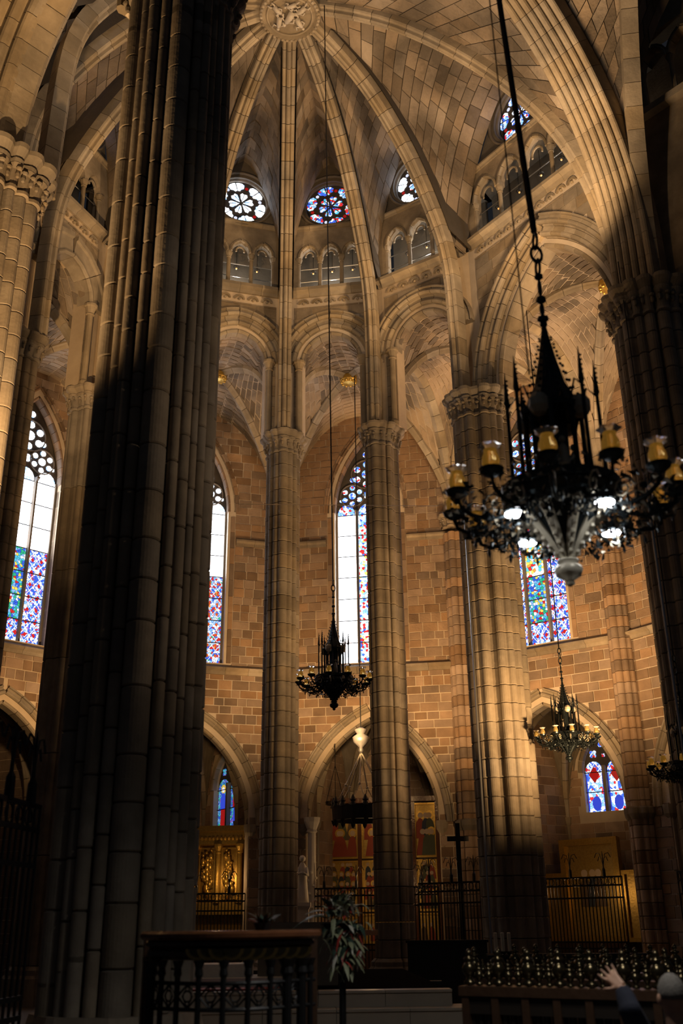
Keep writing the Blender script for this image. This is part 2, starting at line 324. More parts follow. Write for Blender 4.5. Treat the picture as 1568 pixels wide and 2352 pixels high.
def order_prof(t, b0, b1, roll=0.05):
    r = roll; return [(-0.02, b0), (-0.02, b1 - 2*r), (-0.6*r, b1 - r), (0, b1), (0.8*r, b1 + 0.4*r), (1.8*r, b1), (2.2*r, b1 - 1.2*r), (t*0.75, b1 - 1.2*r), (t*0.8, b1), (t, b1), (t, b0)]
def arch_ring(parent, pl, uc, w, zs, h, off, t, b0, b1, mat, vl=0.42, roll=0.05, name='voussoir', stilt=0.0):
    for half in arch_curve(w, h, 24, off):
        pts = [(x, z) for (x, z), _ in half]; nrm = [q for _, q in half]
        if stilt > 0: pts = [(pts[0][0], -stilt)] + pts; nrm = [nrm[0]] + nrm
        ln = [0.0]
        for i in range(1, len(pts)): ln.append(ln[-1] + math.dist(pts[i], pts[i-1]))
        k = max(2, round(ln[-1]/vl))
        px, pz, nx, nz = (np.array(q) for q in (*zip(*pts), *zip(*nrm)))
        for j in range(k):
            s = np.linspace(ln[-1]*j/k + 0.007, ln[-1]*(j+1)/k - 0.007, 3)
            X, Z, A_, B_ = (np.interp(s, ln, q) for q in (px, pz, nx, nz))
            path = [pl.pt(uc + x, zs + z, 0) for x, z in zip(X, Z)]
            NV = [pl.d3()*a + np.array([0, 0, 1.0])*b for a, b in zip(A_, B_)]
            put(name, MB().sweep(path, NV, [pl.n3()]*3, order_prof(t, b0, b1, roll)), mat, parent)
def rib_path(parent, P, side, prof, mat, vl=0.5, name='voussoir', down=None):
    """sweep stones along a 3-D path; side = horizontal unit vector across the rib"""
    P = [np.asarray(p, float) for p in P]; ln = [0.0]
    for i in range(1, len(P)): ln.append(ln[-1] + np.linalg.norm(P[i] - P[i-1]))
    A_ = np.array(P); k = max(2, round(ln[-1]/vl)); side = np.array([side[0], side[1], 0.0])
    ev = lambda s: np.array([np.interp(s, ln, A_[:, i]) for i in range(3)])
    for j in range(k):
        ss = np.linspace(ln[-1]*j/k + 0.008, ln[-1]*(j+1)/k - 0.008, 3); path = [ev(s) for s in ss]; NV = []
        for s in ss:
            t = ev(min(ln[-1], s + 0.15)) - ev(max(0, s - 0.15)); t /= np.linalg.norm(t); q = np.cross(side, t)
            NV.append(q/np.linalg.norm(q))
        put(name, MB().sweep(path, NV, [side]*3, prof), mat, parent)
def smooth(tab, n=40):
    t = np.array(tab, float); d = np.concatenate([[0], np.cumsum(np.hypot(*np.diff(t, axis=0).T))]); s = np.linspace(0, d[-1], n)
    out = np.stack([np.interp(s, d, t[:, i]) for i in range(2)], 1)
    for _ in range(4): out[1:-1] = 0.25*out[:-2] + 0.5*out[1:-1] + 0.25*out[2:]
    return out
RIB_S = smooth([(6.45, 15.6), (6.45, 18.5), (6.38, 19.8), (6.1, 20.8), (5.6, 21.75), (4.95, 22.8), (4.1, 23.9), (3.3, 24.6), (2.6, 25.05), (1.5, 25.5), (0.75, 25.62)])
RIB_E = smooth([(6.25, 15.6), (6.2, 18.5), (6.12, 19.8), (5.85, 20.8), (5.42, 21.6), (4.75, 22.8), (3.98, 23.7), (3.28, 24.4), (2.58, 24.9), (1.4, 25.42), (0.75, 25.6)])
RIB_F = smooth([(8.22, 15.6), (8.12, 17.0), (7.98, 18.0), (7.72, 19.2), (7.36, 20.3), (6.86, 21.3), (6.12, 22.3), (5.22, 23.25), (4.07, 24.2), (2.9, 24.95), (1.6, 25.45), (0.75, 25.6)])
RIBS = dict(G=RIB_E, I=RIB_S, H=RIB_S, A=RIB_S, B=RIB_S, C=RIB_S, D=RIB_S, E=RIB_E, F=RIB_F, N=RIB_F)
def udir(k): v = COL[k] - HUB; return v/np.hypot(*v)
TRIPLE = [(0.30, -0.20), (-0.02, -0.20), (-0.06, -0.17), (-0.06, -0.10), (-0.02, -0.075), (-0.05, -0.06), (-0.12, -0.05), (-0.15, 0.0), (-0.12, 0.05), (-0.05, 0.06), (-0.02, 0.075), (-0.06, 0.10), (-0.06, 0.17), (-0.02, 0.20), (0.30, 0.20)]
# ------------------------------------------------------------------ pillars
def polar(core, circ, n=96, rot=0.0, sides=8):
    out = []
    for j in range(n):
        a = 2*PI*j/n; m = (a - rot) % (2*PI/sides) - PI/sides; r = core*math.cos(PI/sides)/math.cos(m)
        for ca, cd, cr in circ:
            dl = a - ca; s = cd*math.sin(dl)
            if abs(s) < cr and math.cos(dl) > 0: r = max(r, cd*math.cos(dl) + math.sqrt(cr*cr - s*s))
        out.append((a, r))
    return out
def ring_at(prof, z, s=1.0, ad=0.0): return [((r*s + ad)*math.cos(a), (r*s + ad)*math.sin(a), z) for a, r in prof]
def drum_mesh(name, prof, h):
    return MB().rings([ring_at(prof, 0.005, 1, -0.022), ring_at(prof, 0.022), ring_at(prof, h - 0.022), ring_at(prof, h - 0.005, 1, -0.022)]).mesh(name)
def capital(parent, prof, z, mat, s=1.0, leaves=18, leafr=0.06):
    me = MB().rings([ring_at(prof, z - 0.80*s), ring_at(prof, z - 0.78*s, 1, 0.05*s), ring_at(prof, z - 0.72*s, 1, 0.05*s), ring_at(prof, z - 0.70*s, 1, 0.0), ring_at(prof, z - 0.42*s, 1, 0.06*s), ring_at(prof, z - 0.33*s, 1, 0.13*s)]).mesh('capital_bell')
    link('capital_bell', me, mat, parent)
    me = MB().rings([ring_at(prof, z - 0.33*s, 1, 0.12*s), ring_at(prof, z - 0.25*s, 1, 0.15*s), ring_at(prof, z - 0.22*s, 1, 0.11*s), ring_at(prof, z - 0.16*s, 1, 0.17*s), ring_at(prof, z - 0.08*s, 1, 0.25*s), ring_at(prof, z, 1, 0.27*s)]).mesh('abacus')
    link('abacus', me, mat, parent)
    lm = MB().rings([[(0, 0, -1.4), (0.1, 0, -1.4), (0, 0.1, -1.4)], [(-.3, .9, -.6), (.9, -.7, -.6), (.9, .9, -.5)], [(-.2, 1.0, 0.2), (1.2, -1.0, 0.2), (1.3, 1.0, 0.4)], [(.1, .7, .9), (1.2, -.6, .9), (1.6, .6, .7)]])
    lmesh = bpy.data.meshes.get('capital_leaf_%g' % leafr)
    if lmesh is None:
        lm = MB().ball((0.2*leafr, 0, -0.7*leafr), leafr*0.8, 6, 4, (0.8, 0.8, 1.6)); lm.ball((0.75*leafr, 0, 0.7*leafr), leafr*0.75, 6, 4, (1.0, 1.15, 0.8)); lmesh = lm.mesh('capital_leaf_%g' % leafr)
    for j in range(leaves):
        a, r = prof[int(j*len(prof)/leaves)]
        link('capital_leaf', lmesh, mat, parent, ((r + 0.06*s)*math.cos(a), (r + 0.06*s)*math.sin(a), z - 0.46*s + 0.03*((j % 2) - .5)), a)
def pillar(key, label, core, circ, course, rot, capz=ZC, caps=1.0, leaves=18, base=True, drums_from=0.0):
    p = COL[key]; t = thing('stone_pillar', p3(p, 0), label, 'pillar', 'clustered pillars of the apse', 'structure')
    prof = polar(core, circ, 112, rot)
    if base:
        link('plinth', MB().rings([ring_at(prof, 0, 1.0, 0.22), ring_at(prof, 0.55, 1.0, 0.2), ring_at(prof, 0.62, 1, 0.12), ring_at(prof, 0.72, 1, 0.12), ring_at(prof, 0.8, 1, 0.03)]).mesh('plinth'), M['pier'], t)
    z = 0.8; top = capz - 0.8*caps; n = round((top - z)/course); h = (top - z)/n; me = drum_mesh('drum', prof, h)
    for i in range(n): link('drum', me, M['pier'], t, (0, 0, z + i*h))
    capital(t, prof, capz, M['pier'], caps, leaves, 0.07*caps)
    return t, prof
def toward_hub(k): v = HUB - COL[k]; return math.atan2(v[1], v[0])
def slim(k):
    a = toward_hub(k)
    c = [(a, 0.47, 0.15), (a + 0.42, 0.46, 0.10), (a - 0.42, 0.46, 0.10), (a + 0.85, .44, .09), (a - .85, .44, .09), (a + PI/2 + .25, 0.40, 0.13), (a - PI/2 - .25, 0.40, 0.13)]
    c += [(a + PI + q, 0.46, 0.11) for q in (-0.8, -0.4, 0, 0.4, 0.8)]
    return c, a
names = {'C': 'slender clustered pillar left of the central chandelier, under the upright vault rib', 'D': 'slender clustered pillar just right of the central chandelier',
         'H': 'slender clustered pillar with shaded capital behind the sunlit pillar at left', 'A': 'apse pillar hidden behind the big foreground pillar', 'B': 'apse pillar at the edge behind the big foreground pillar', 'I': 'apse pillar hidden behind the sunlit left pillar'}
for k in 'CDHABI':
    c, a = slim(k); pillar(k, names[k], 0.46, c, 0.42 if k in 'CDH' else 2.4, a + PI/8, caps=0.85, leaves=20)
aE = toward_hub('E')
bigc = lambda a: [(a + q, 0.66, 0.13) for q in (-0.5, -0.17, 0.17, 0.5)] + [(a + PI/2 + q, 0.66, 0.12) for q in (-.45, -.1, .25)] + [(a - PI/2 + q, 0.66, 0.12) for q in (-.25, .1, .45)] + [(a + PI + q, 0.66, 0.13) for q in (-.5, -.17, .17, .5)]
pillar('E', 'stout golden-lit clustered pillar with wide capital behind the large chandelier', 0.66, bigc(aE - 0.25), 0.45, aE, caps=1.0, leaves=28)
aF = math.atan2(*(HUB - COL['F'])[::-1])
pillar('F', 'dark clustered pillar cut by the edge of the photo at far right', 0.80, [(aF + 2*PI*j/12 + q*0.16, 0.80, 0.12 if q else 0.16) for j in range(12) for q in ((0,) if j % 2 else (-1, 1))], 0.5, aF, caps=1.1, leaves=34)
aG = -0.6
pillar('G', 'sunlit golden clustered pillar with foliage capital at upper left', 0.80, [(aG + 2*PI*j/12 + q*0.16, 0.80, 0.11 if q else 0.17) for j in range(12) for q in ((0,) if j % 2 else (-1, 1))], 0.5, aG, caps=1.15, leaves=36)
# the big foreground pillar: every shaft is laid in its own stones
tN = thing('stone_pillar', p3(COL['N'], 0), 'huge dark clustered pillar filling the left foreground', 'pillar', 'clustered pillars of the apse', 'structure')
profN = polar(0.70, [], 48, 0.2, 8)
me = drum_mesh('core_drum', profN, 0.62)
for i in range(23): link('core_drum', me, M['pier'], tN, (0, 0, 0.8 + i*0.62))
link('plinth', MB().rings([ring_at(profN, 0, 1, 0.4), ring_at(profN, 0.5, 1, 0.36), ring_at(profN, 0.6, 1, 0.26), ring_at(profN, 0.8, 1, 0.2)]).mesh('plinth'), M['pier'], tN)
vN = -COL['N']; a0 = math.atan2(vN[1], vN[0])                    # direction of the camera
rng = random.Random(3)
shafts = [(-1.62, 0.66, .15), (-1.22, 0.71, 0.145), (-0.86, 0.72, 0.075), (-0.62, 0.735, 0.085), (-0.36, 0.72, 0.075), (-0.02, 0.70, 0.165), (0.33, 0.72, 0.07), (0.52, 0.72, 0.08), (0.74, 0.70, 0.06), (0.95, 0.70, 0.075), (1.2, 0.70, 0.10), (1.55, 0.68, 0.12)]
smesh = {}
for a, d, r in shafts:
    ca = a0 + a; L = 0.62
    z = 0.8 - rng.random()*0.3
    while z < 14.9:
        h = rng.choice((0.5, 0.62, 0.75)); key = (r, h)
        if key not in smesh: smesh[key] = MB().rings([[((r + e)*math.cos(2*PI*j/26), (r + e)*math.sin(2*PI*j/26), q) for j in range(26)] for q, e in ((0.004, -0.02), (0.02, 0), (h - 0.02, 0), (h - 0.004, -0.02))]).mesh('shaft_stone', smooth=False)
        zz = max(z, 0.62)
        link('shaft_stone', smesh[key], M['pier'], tN, (d*math.cos(ca), d*math.sin(ca), min(zz, 15.0 - h))); z += h
for a in (2.0, 2.4, 2.8, 3.2, 3.6, 4.0, 4.3):
    link('shaft', MB().lathe([(0.12, 0.8), (0.12, 14.9)], 10, (0.7*math.cos(a0 + a), 0.7*math.sin(a0 + a), 0)).mesh('shaft'), M['pier'], tN)
capital(tN, polar(0.72, [(a0 + a, d, r) for a, d, r in shafts] + [(a0 + a, .7, .12) for a in (2.0, 2.4, 2.8, 3.2, 3.6, 4.0)], 112, 0.2), ZC, M['pier'], 0.75, 30, 0.07)
# ------------------------------------------------------------------ vault ribs of the apse, and the great carved boss
RSIDE = {}
for k in 'GIHABCDEFN':
    u = udir(k); side = np.array([-u[1], u[0]]); RSIDE[k] = side
    t = thing('trim_rib', p3(COL[k], ZC), {'C': 'upright rib rising straight to the round boss over the slender left pillar', 'D': 'curving rib rising to the round boss from the pillar by the central chandelier', 'E': 'long curving rib rising to the boss from the stout golden pillar', 'F': 'broad arching rib sweeping from the boss down to the dark right pillar'}.get(k, 'vault rib behind the foreground pillar, above the %s' % {'G': 'sunlit left pillar', 'I': 'hidden apse pillar', 'H': 'shaded left capital', 'A': 'second hidden apse pillar', 'B': 'nearly hidden apse pillar', 'N': 'big foreground pillar itself'}.get(k)), 'vault rib', 'ribs of the apse vault', 'structure')
    path = [np.array([*(HUB + u*r), z]) for r, z in RIBS[k]]
    rib_path(t, path, side, TRIPLE, M['rib'], 0.55)
bossr = 0.86
t = thing('carved_boss', p3(HUB, ZH), 'huge round carved keystone where all the vault ribs meet', 'keystone', None, 'structure')
put('boss_disc', MB().lathe([(0.2, ZH + 0.4), (0.75, ZH + 0.35), (bossr, ZH + 0.2), (bossr, ZH + 0.05), (bossr - 0.08, ZH), (bossr - 0.16, ZH + 0.06), (bossr - 0.2, ZH + 0.06), (0.001, ZH + 0.07)][::-1], 48, (HUB[0], HUB[1], 0)), M['rib'], t)
for j in range(40):
    a = 2*PI*j/40; put('rim_leaf', MB().ball((HUB[0] + (bossr - 0.05)*math.cos(a), HUB[1] + (bossr - 0.05)*math.sin(a), ZH + 0.01), 0.055, 6, 4, (1, 1, 0.7)), M['rib'], t)
put('rim_bead', MB().rings([[(HUB[0] + (0.64 + 0.03*math.cos(b))*math.cos(a), HUB[1] + (0.64 + 0.03*math.cos(b))*math.sin(a), ZH + 0.04 + 0.03*math.sin(b)) for b in np.linspace(0, 2*PI, 7)[:-1]] for a in np.linspace(0, 2*PI, 49)], False, False), M['rib'], t)
rng = random.Random(5)
for x, y, tl, sc in ((-0.05, 0.05, 0.6, 1.25), (0.28, 0.22, -0.5, 1.0), (0.3, -0.2, 0.9, 0.9), (-0.32, 0.2, 0.2, 1.0), (-0.3, -0.22, -0.8, 0.9), (0.02, -0.38, 1.4, 0.8)):
    f = MB(); ca, sa = math.cos(tl), math.sin(tl)
    def L(a, b, zz): return (HUB[0] + x + sc*(a*ca - b*sa), HUB[1] + y + sc*(a*sa + b*ca), ZH + 0.03 - zz)
    f.tube([L(0, -0.2, 0), L(0, -0.05, 0.06), L(0, 0.08, 0.05), L(0, 0.13, 0.03)], [0.09*sc, 0.08*sc, 0.06*sc, 0.03*sc], 7)
    f.ball(L(0, 0.17, 0.05), 0.05*sc, 7, 5)
    f.tube([L(-0.04, 0.09, 0.04), L(-0.14, 0.02, 0.07), L(-0.17, 0.12, 0.06)], 0.025*sc, 5); f.tube([L(0.04, 0.09, 0.04), L(0.14, 0.0, 0.07), L(0.1, -0.1, 0.08)], 0.025*sc, 5)
    f.tube([L(0.03, -0.18, 0.0), L(0.09, -0.26, 0.06), L(0.08, -0.36, 0.03)], 0.03*sc, 5); f.tube([L(-0.03, -0.18, 0.0), L(-0.07, -0.28, 0.05), L(-0.1, -0.37, 0.02)], 0.03*sc, 5)
    put('relief_figure', f, M['marble'], t, True)
# ------------------------------------------------------------------ vault webs: courses of stones between rib and ridge
def web_patch(parent, edge, ridge, pw=1.5, course=0.45, blk=0.62, down=(0, 0, -1), name='stone', limit=200):
    edge = np.asarray(edge, float); ridge = np.asarray(ridge, float)
    def rs(c, n=60):
        d = np.concatenate([[0], np.cumsum(np.linalg.norm(np.diff(c, axis=0), axis=1))]); s = np.linspace(0, d[-1], n)
        return np.stack([np.interp(s, d, c[:, i]) for i in range(3)], 1), d[-1]
    e, le = rs(edge); g, lg = rs(ridge); T = np.linspace(0, 1, 60)
    def S(q, s):
        a = np.array([np.interp(q, T, e[:, i]) for i in range(3)]); b = np.array([np.interp(q, T, g[:, i]) for i in range(3)])
        p = a + (b - a)*(s**pw); p[2] = a[2] + (b[2] - a[2])*(1 - (1 - s)**pw); return p
    def nrm(q, s):
        h = 0.01; a = S(min(1, q+h), s) - S(max(0, q-h), s); b = S(q, min(1, s+h)) - S(q, max(0, s-h)); n = np.cross(a, b); l = np.linalg.norm(n)
        n = n/l if l > 1e-9 else np.array([0, 0, -1.0]); return n if n @ np.asarray(down) > 0 else -n
    mb = MB(); Q, K = 16, 8; base = [[S(i/Q, j/K) for j in range(K+1)] for i in range(Q+1)]
    mb.add([p for r in base for p in r], [(i*(K+1) + j, i*(K+1) + j+1, (i+1)*(K+1) + j+1, (i+1)*(K+1) + j) for i in range(Q) for j in range(K)])
    mb.add([p - nrm(i/Q, j/K)*0.25 for i, r in enumerate(base) for j, p in enumerate(r)], [(i*(K+1) + j, (i+1)*(K+1) + j, (i+1)*(K+1) + j+1, i*(K+1) + j+1) for i in range(Q) for j in range(K)])
    put('web_backing', mb, M['webm'], parent)
    nq = max(3, round(0.5*(le + lg)/course)); blocks = []; rg = random.Random(int(le*1000))
    for i in range(nq):
        q0, q1 = i/nq, (i + 1)/nq; qm = (q0 + q1)/2
        l = sum(np.linalg.norm(S(qm, (j+1)/8) - S(qm, j/8)) for j in range(8)); ns = max(1, round(l/blk)); off = (i % 2)*0.5
        cuts = [0.0] + [c for c in ((j + off + rg.uniform(-.15, .15))/ns for j in range(0 if off else 1, ns)) if 0.02 < c < 0.98] + [1.0]
        gq = 0.014/max(0.3, (le + lg)/2); gs = 0.014/max(0.3, l)
        for a, b in zip(cuts[:-1], cuts[1:]):
            cs = [(q0 + gq, a + gs), (q0 + gq, b - gs), (q1 - gq, b - gs), (q1 - gq, a + gs)]; pr = 0.018 + rg.random()*0.025
            P0 = [S(q, s) for q, s in cs]; n = nrm(qm, (a + b)/2); blocks.append([p - n*0.02 for p in P0] + [p + n*pr for p in P0])
    emit_blocks(parent, blocks, name, M['web'], limit)
def web_edge(k, r0=None):
    u = udir(k); tab = RIBS[k]; tab = tab[tab[:, 1] > 20.3]; rc = np.hypot(*(COL[k] - HUB))
    pts = [(rc - 0.12, 20.6)] + [(r + 0.16, z + 0.16) for r, z in tab[1:]]
    return [np.array([*(HUB + u*max(0.5, r)), z]) for r, z in pts]
def ridge(m2, z0, z1=25.75, n=12):
    return [np.array([*(m2 + (HUB - m2)*(1 - (0.5/np.hypot(*(HUB - m2))))*s), z0 + (z1 - z0)*s + 0.15*math.sin(PI*s)]) for s in np.linspace(0, 1, n)]
# ------------------------------------------------------------------ one side of the apse: arcade arch, frieze, gallery, roundel
def pane(name, poly, pl, dep, mat, parent, frame=None):
    """flat glass pane cut to a polygon of (u, z); its uv map is in metres"""
    P = [pl.pt(u, z, dep) for u, z in poly]; off = ROOTLOC.get(parent.name, (0, 0, 0))
    mb = MB().add(P + [p - pl.n3()*0.012 for p in P], [tuple(range(len(P))), tuple(range(2*len(P) - 1, len(P) - 1, -1))] + [(i, (i+1) % len(P), len(P) + (i+1) % len(P), len(P) + i) for i in range(len(P))])
    me = mb.mesh(name, off); ul = me.uv_layers.new(name='uv'); uvs = list(poly) + list(poly)
    for lp in me.loops: ul.data[lp.index].uv = uvs[lp.vertex_index]
    return link(name, me, mat, parent)
def circ(cu, cz, r, n=14, a0=0.0, a1=2*PI): return [(cu + r*math.cos(a0 + (a1-a0)*j/n), cz + r*math.sin(a0 + (a1-a0)*j/n)) for j in range(n)]
ROUND_N = [0]
def roundel(pl, uc, zc, r, gmat, cmat, label, lobes=6):
    ROUND_N[0] += 1
    t = thing('window_%d' % ROUND_N[0], pl.pt(uc, zc, 0), label, 'rose window', None, 'structure')
    put('tracery_plate', MB().rings([[pl.pt(u, z, -0.30) for u, z in circ(uc, zc, r + 0.06, 40)], [pl.pt(u, z, -0.24) for u, z in circ(uc, zc, r + 0.06, 40)]]), M['trac'], t)
    for rr, dp, tk in ((r + 0.05, -0.16, 0.055), (r + 0.13, -0.06, 0.05), (r + 0.2, 0.03, 0.045)):
        put('ring_moulding', MB().rings([[pl.pt(uc + (rr + tk*math.cos(b))*math.cos(a), zc + (rr + tk*math.cos(b))*math.sin(a), dp + tk*1.3*math.sin(b)) for b in np.linspace(0, 2*PI, 8)[:-1]] for a in np.linspace(0, 2*PI, 41)], False, False), M['dark'], t)
    for j in range(lobes):
        a = 2*PI*j/lobes + 0.26; h = PI/lobes*0.86
        pet = [(uc + 0.07*math.cos(a), zc + 0.07*math.sin(a))] + [(uc + q*r*math.cos(a + w_*h), zc + q*r*math.sin(a + w_*h)) for q, w_ in ((0.25, -0.75), (0.42, -0.8), (0.5, -0.45), (0.46, 0), (0.5, 0.45), (0.42, 0.8), (0.25, 0.75))]
        pane('petal_pane', pet, pl, -0.225, cmat, t)
        b = a + PI/lobes
        for sgn in (-1, 1):
            lob = [(uc + q*r*math.cos(b + sgn*w_*h), zc + q*r*math.sin(b + sgn*w_*h)) for q, w_ in ((0.62, 0.06), (0.60, 0.35), (0.68, 0.52), (0.74, 0.82), (0.9, 0.84), (0.97, 0.6), (0.985, 0.3), (0.985, 0.06))]
            pane('lobe_pane', lob, pl, -0.225, gmat, t)
        pane('eye_pane', circ(uc + 0.78*r*math.cos(a), zc + 0.78*r*math.sin(a), 0.07*r, 8), pl, -0.225, M['g_cr'] if j % 2 else M['g_sk'], t)
        put('glazing_bar', MB().tube([pl.pt(uc + 0.08*math.cos(a), zc + 0.08*math.sin(a), -0.20), pl.pt(uc + 0.5*r*math.cos(a), zc + 0.5*r*math.sin(a), -0.20)], 0.012, 4), M['lead'], t)
    return t
def bay_label(k): return {'BC': 'beside the foreground pillar', 'CD': 'above the central chandelier', 'DE': 'between the second pillar and the golden pillar', 'EF': 'over the wide pointed arch at right', 'AB': 'hidden behind the foreground pillar', 'HA': 'behind the foreground pillar left side', 'IH': 'left of the foreground pillar', 'GI': 'behind the sunlit left pillar', 'NG': 'between the foreground and sunlit left pillars'}[k]
def apse_bay(ka, kb, hw, zs, rise, nop, gm, cm, detail=True, orders=((0, 0.26, -0.3, 0.02), (0.26, 0.28, -0.2, 0.12), (0.54, 0.22, -0.1, 0.24))):
    pl = Plane(COL[ka], COL[kb], HUB); L = pl.L; uc = L/2; lab = bay_label(ka + kb); z0 = ZC
    W = thing('wall_%s' % {'BC': 'apse_back', 'CD': 'apse_centre', 'DE': 'apse_back_right', 'EF': 'choir_right', 'NG': 'choir_left'}.get(ka + kb, 'apse_left'), pl.pt(uc, z0, 0), 'ochre stone arcade wall with moulded arch and open gallery ' + lab, 'wall', None, 'structure')
    n = 24; us = sorted(set([0.0, L] + [uc + hw*math.sin(PI*(i/n - 0.5)) for i in range(n+1)] + [uc - hw, uc + hw])); mb = MB()
    lo = [zs + az_(u - uc, hw + .07, rise + .09) if abs(u - uc) < hw - 1e-6 else zs for u in us]
    strip(mb, pl, us, lo, [20.75]*len(us), 0.0, -0.45)
    if zs > z0 + 0.05:
        strip(mb, pl, [0, uc - hw], [z0]*2, [zs]*2, 0.0, -0.45); strip(mb, pl, [uc + hw, L], [z0]*2, [zs]*2, 0.0, -0.45)
    put('arcade_core', mb, M['mortar'], W)
    ext = orders[-1][0] + orders[-1][1]; rg = random.Random(ord(ka)*7 + ord(kb)); blocks = []; z = z0 + 0.02
    while z < 20.25:
        h = min(0.36, 20.32 - z); zm = z + h*0.4
        x = 0.0 if zm > zs + az_(0, hw + ext, rise + ext*1.1) else None
        if x is None:
            x = hw + 0.02
            if zm > zs:
                lo_, hi_ = 0.0, hw + ext
                for _ in range(20):
                    m_ = (lo_ + hi_)/2
                    if zs + az_(m_, hw + ext, rise + ext*1.05) > zm: lo_ = m_
                    else: hi_ = m_
                x = hi_
        ivs = [(0.3, L - 0.3)] if x == 0.0 else [(0.3, uc - x), (uc + x, L - 0.3)]
        for a, b in ivs:
            u = a
            while u < b - 0.08:
                wd = min(rg.uniform(0.4, 0.7), b - u)
                if b - u - wd < 0.15: wd = b - u
                pr = 0.015 + 0.015*rg.random()
                q = [(u + 0.008, z + 0.008), (u + wd - 0.008, z + 0.008), (u + wd - 0.008, z + h - 0.008), (u + 0.008, z + h - 0.008)]
                blocks.append([pl.pt(a_, b_, -0.01) for a_, b_ in q] + [pl.pt(a_, b_, pr) for a_, b_ in q]); u += wd
        z += h
    emit_blocks(W, blocks, 'stone', M['ashlar'], 150)
    for off, tk, b0, b1 in orders:
        if detail: arch_ring(W, pl, uc, hw, zs, rise, off, tk, b0, b1, M['rib'], 0.42, 0.05, 'voussoir')
        elif off == orders[0][0]: arch_ring(W, pl, uc, hw, zs, rise, off, ext, -0.3, 0.2, M['rib'], 1.2)
    # jamb shafts carrying the arch
    if zs > z0 + 0.5:
        for sg in (-1, 1):
            c = pl.pt(uc + sg*(hw + 0.10), 0, 0.10)
            put('jamb_shaft', MB().lathe([(0.13, z0), (0.13, z0 + 0.12), (0.09, z0 + 0.2), (0.09, zs - 0.34)], 10, (c[0], c[1], 0)), M['rib'], W)
            put('shaft_capital', MB().lathe([(0.09, zs - 0.34), (0.13, zs - 0.32), (0.10, zs - 0.28), (0.16, zs - 0.1), (0.2, zs - 0.07), (0.2, zs)], 10, (c[0], c[1], 0)), M['rib'], W)
    # frieze of little hanging arches and the string course
    nf = max(4, round((L - 0.8)/0.42))
    for j in range(nf):
        u = 0.4 + (L - 0.8)*(j + 0.5)/nf
        put('frieze_arch', MB().rings([[pl.pt(u + q*math.cos(b), 20.42 + q*math.sin(b), dd) for q, dd in ((0.12, 0.02), (0.12, 0.07), (0.18, 0.07), (0.18, 0.02))] for b in np.linspace(0.1, PI - 0.1, 7)]), M['rib'], W)
        put('frieze_drop', MB().ball(pl.pt(u, 20.44, 0.05), 0.05, 6, 4), M['rib'], W)
    def course(name, za, zb, f, segs):
        for j in range(segs):
            a, b = 0.12 + (L - 0.24)*j/segs + 0.004, 0.12 + (L - 0.24)*(j+1)/segs - 0.004
            pr = [(-0.5, za), (f*0.3, za), (f*0.45, za + (zb-za)*0.35), (f, za + (zb-za)*0.6), (f, zb), (-0.5, zb)]
            put(name, MB().rings([[pl.pt(a, z_, d_) for d_, z_ in pr], [pl.pt(b, z_, d_) for d_, z_ in pr]]), M['rib'], W)
    course('string_stone', 20.68, 20.95, 0.26, max(3, round(L/0.7)))
    # gallery
    zt = 23.05; ow = (L - 0.84)/nop; mb = MB(); aw = ow/2 - 0.075
    us, lo = [0.0, 0.42], [20.95, 20.95]
    strip(mb, pl, [0, 0.42 + 0.0], [20.95]*2, [23.4]*2, 0.0, -0.3); strip(mb, pl, [L - 0.42, L], [20.95]*2, [23.4]*2, 0.0, -0.3)
    for j in range(nop):
        c = 0.42 + ow*(j + 0.5); uu = [c - ow/2] + [c + aw*math.sin(PI*(i/10 - .5)) for i in range(11)] + [c + ow/2]
        strip(mb, pl, uu, [22.28] + [22.28 + az_(q - c, aw, aw*1.55) for q in uu[1:-1]] + [22.28], [23.4]*13, 0.0, -0.22)
    put('gallery_front', mb, M['ashlar'], W)
    for j in range(nop):
        c = 0.42 + ow*(j + 0.5)
        if detail: arch_ring(W, pl, c, aw, 22.28, aw*1.5, 0.0, 0.07, -0.05, 0.07, M['rib'], 0.3, 0.025, 'gallery_voussoir')
        put('gallery_tracery', MB().rings([[pl.pt(c + aw*0.45*math.cos(a) + q*math.cos(a)*math.cos(b), 22.42 + aw*0.5*math.sin(a) + q*math.sin(a)*math.cos(b), -0.1 + q*math.sin(b)) for b in np.linspace(0, 2*PI, 6)[:-1] for q in (0.035,)] for a in np.linspace(-0.3, PI + 0.3, 11)]), M['rib'], W)
    for j in range(nop + 1):
        c = pl.pt(0.42 + ow*j, 0, -0.08)
        put('gallery_column', MB().lathe([(0.11, 20.95), (0.11, 21.03), (0.07, 21.1), (0.065, 22.08)], 9, (c[0], c[1], 0)), M['rib'], W)
        put('column_capital', MB().lathe([(0.065, 22.06), (0.09, 22.08), (0.075, 22.11), (0.12, 22.22), (0.13, 22.28)], 8, (c[0], c[1], 0)), M['rib'], W)
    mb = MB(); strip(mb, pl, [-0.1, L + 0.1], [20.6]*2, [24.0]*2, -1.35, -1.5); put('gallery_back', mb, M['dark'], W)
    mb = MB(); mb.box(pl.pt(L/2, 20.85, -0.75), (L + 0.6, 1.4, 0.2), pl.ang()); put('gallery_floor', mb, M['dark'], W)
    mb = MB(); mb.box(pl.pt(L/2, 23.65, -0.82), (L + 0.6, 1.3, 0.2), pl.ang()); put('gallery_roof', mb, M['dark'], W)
    for zz in (21.45, 21.95): put('gallery_rail', MB().tube([pl.pt(0.45, zz, -0.2), pl.pt(L - 0.45, zz, -0.2)], 0.018, 5), M['steel'], W)
    course('upper_string_stone', 23.38, 23.52, 0.12, max(3, round(L/0.8)))
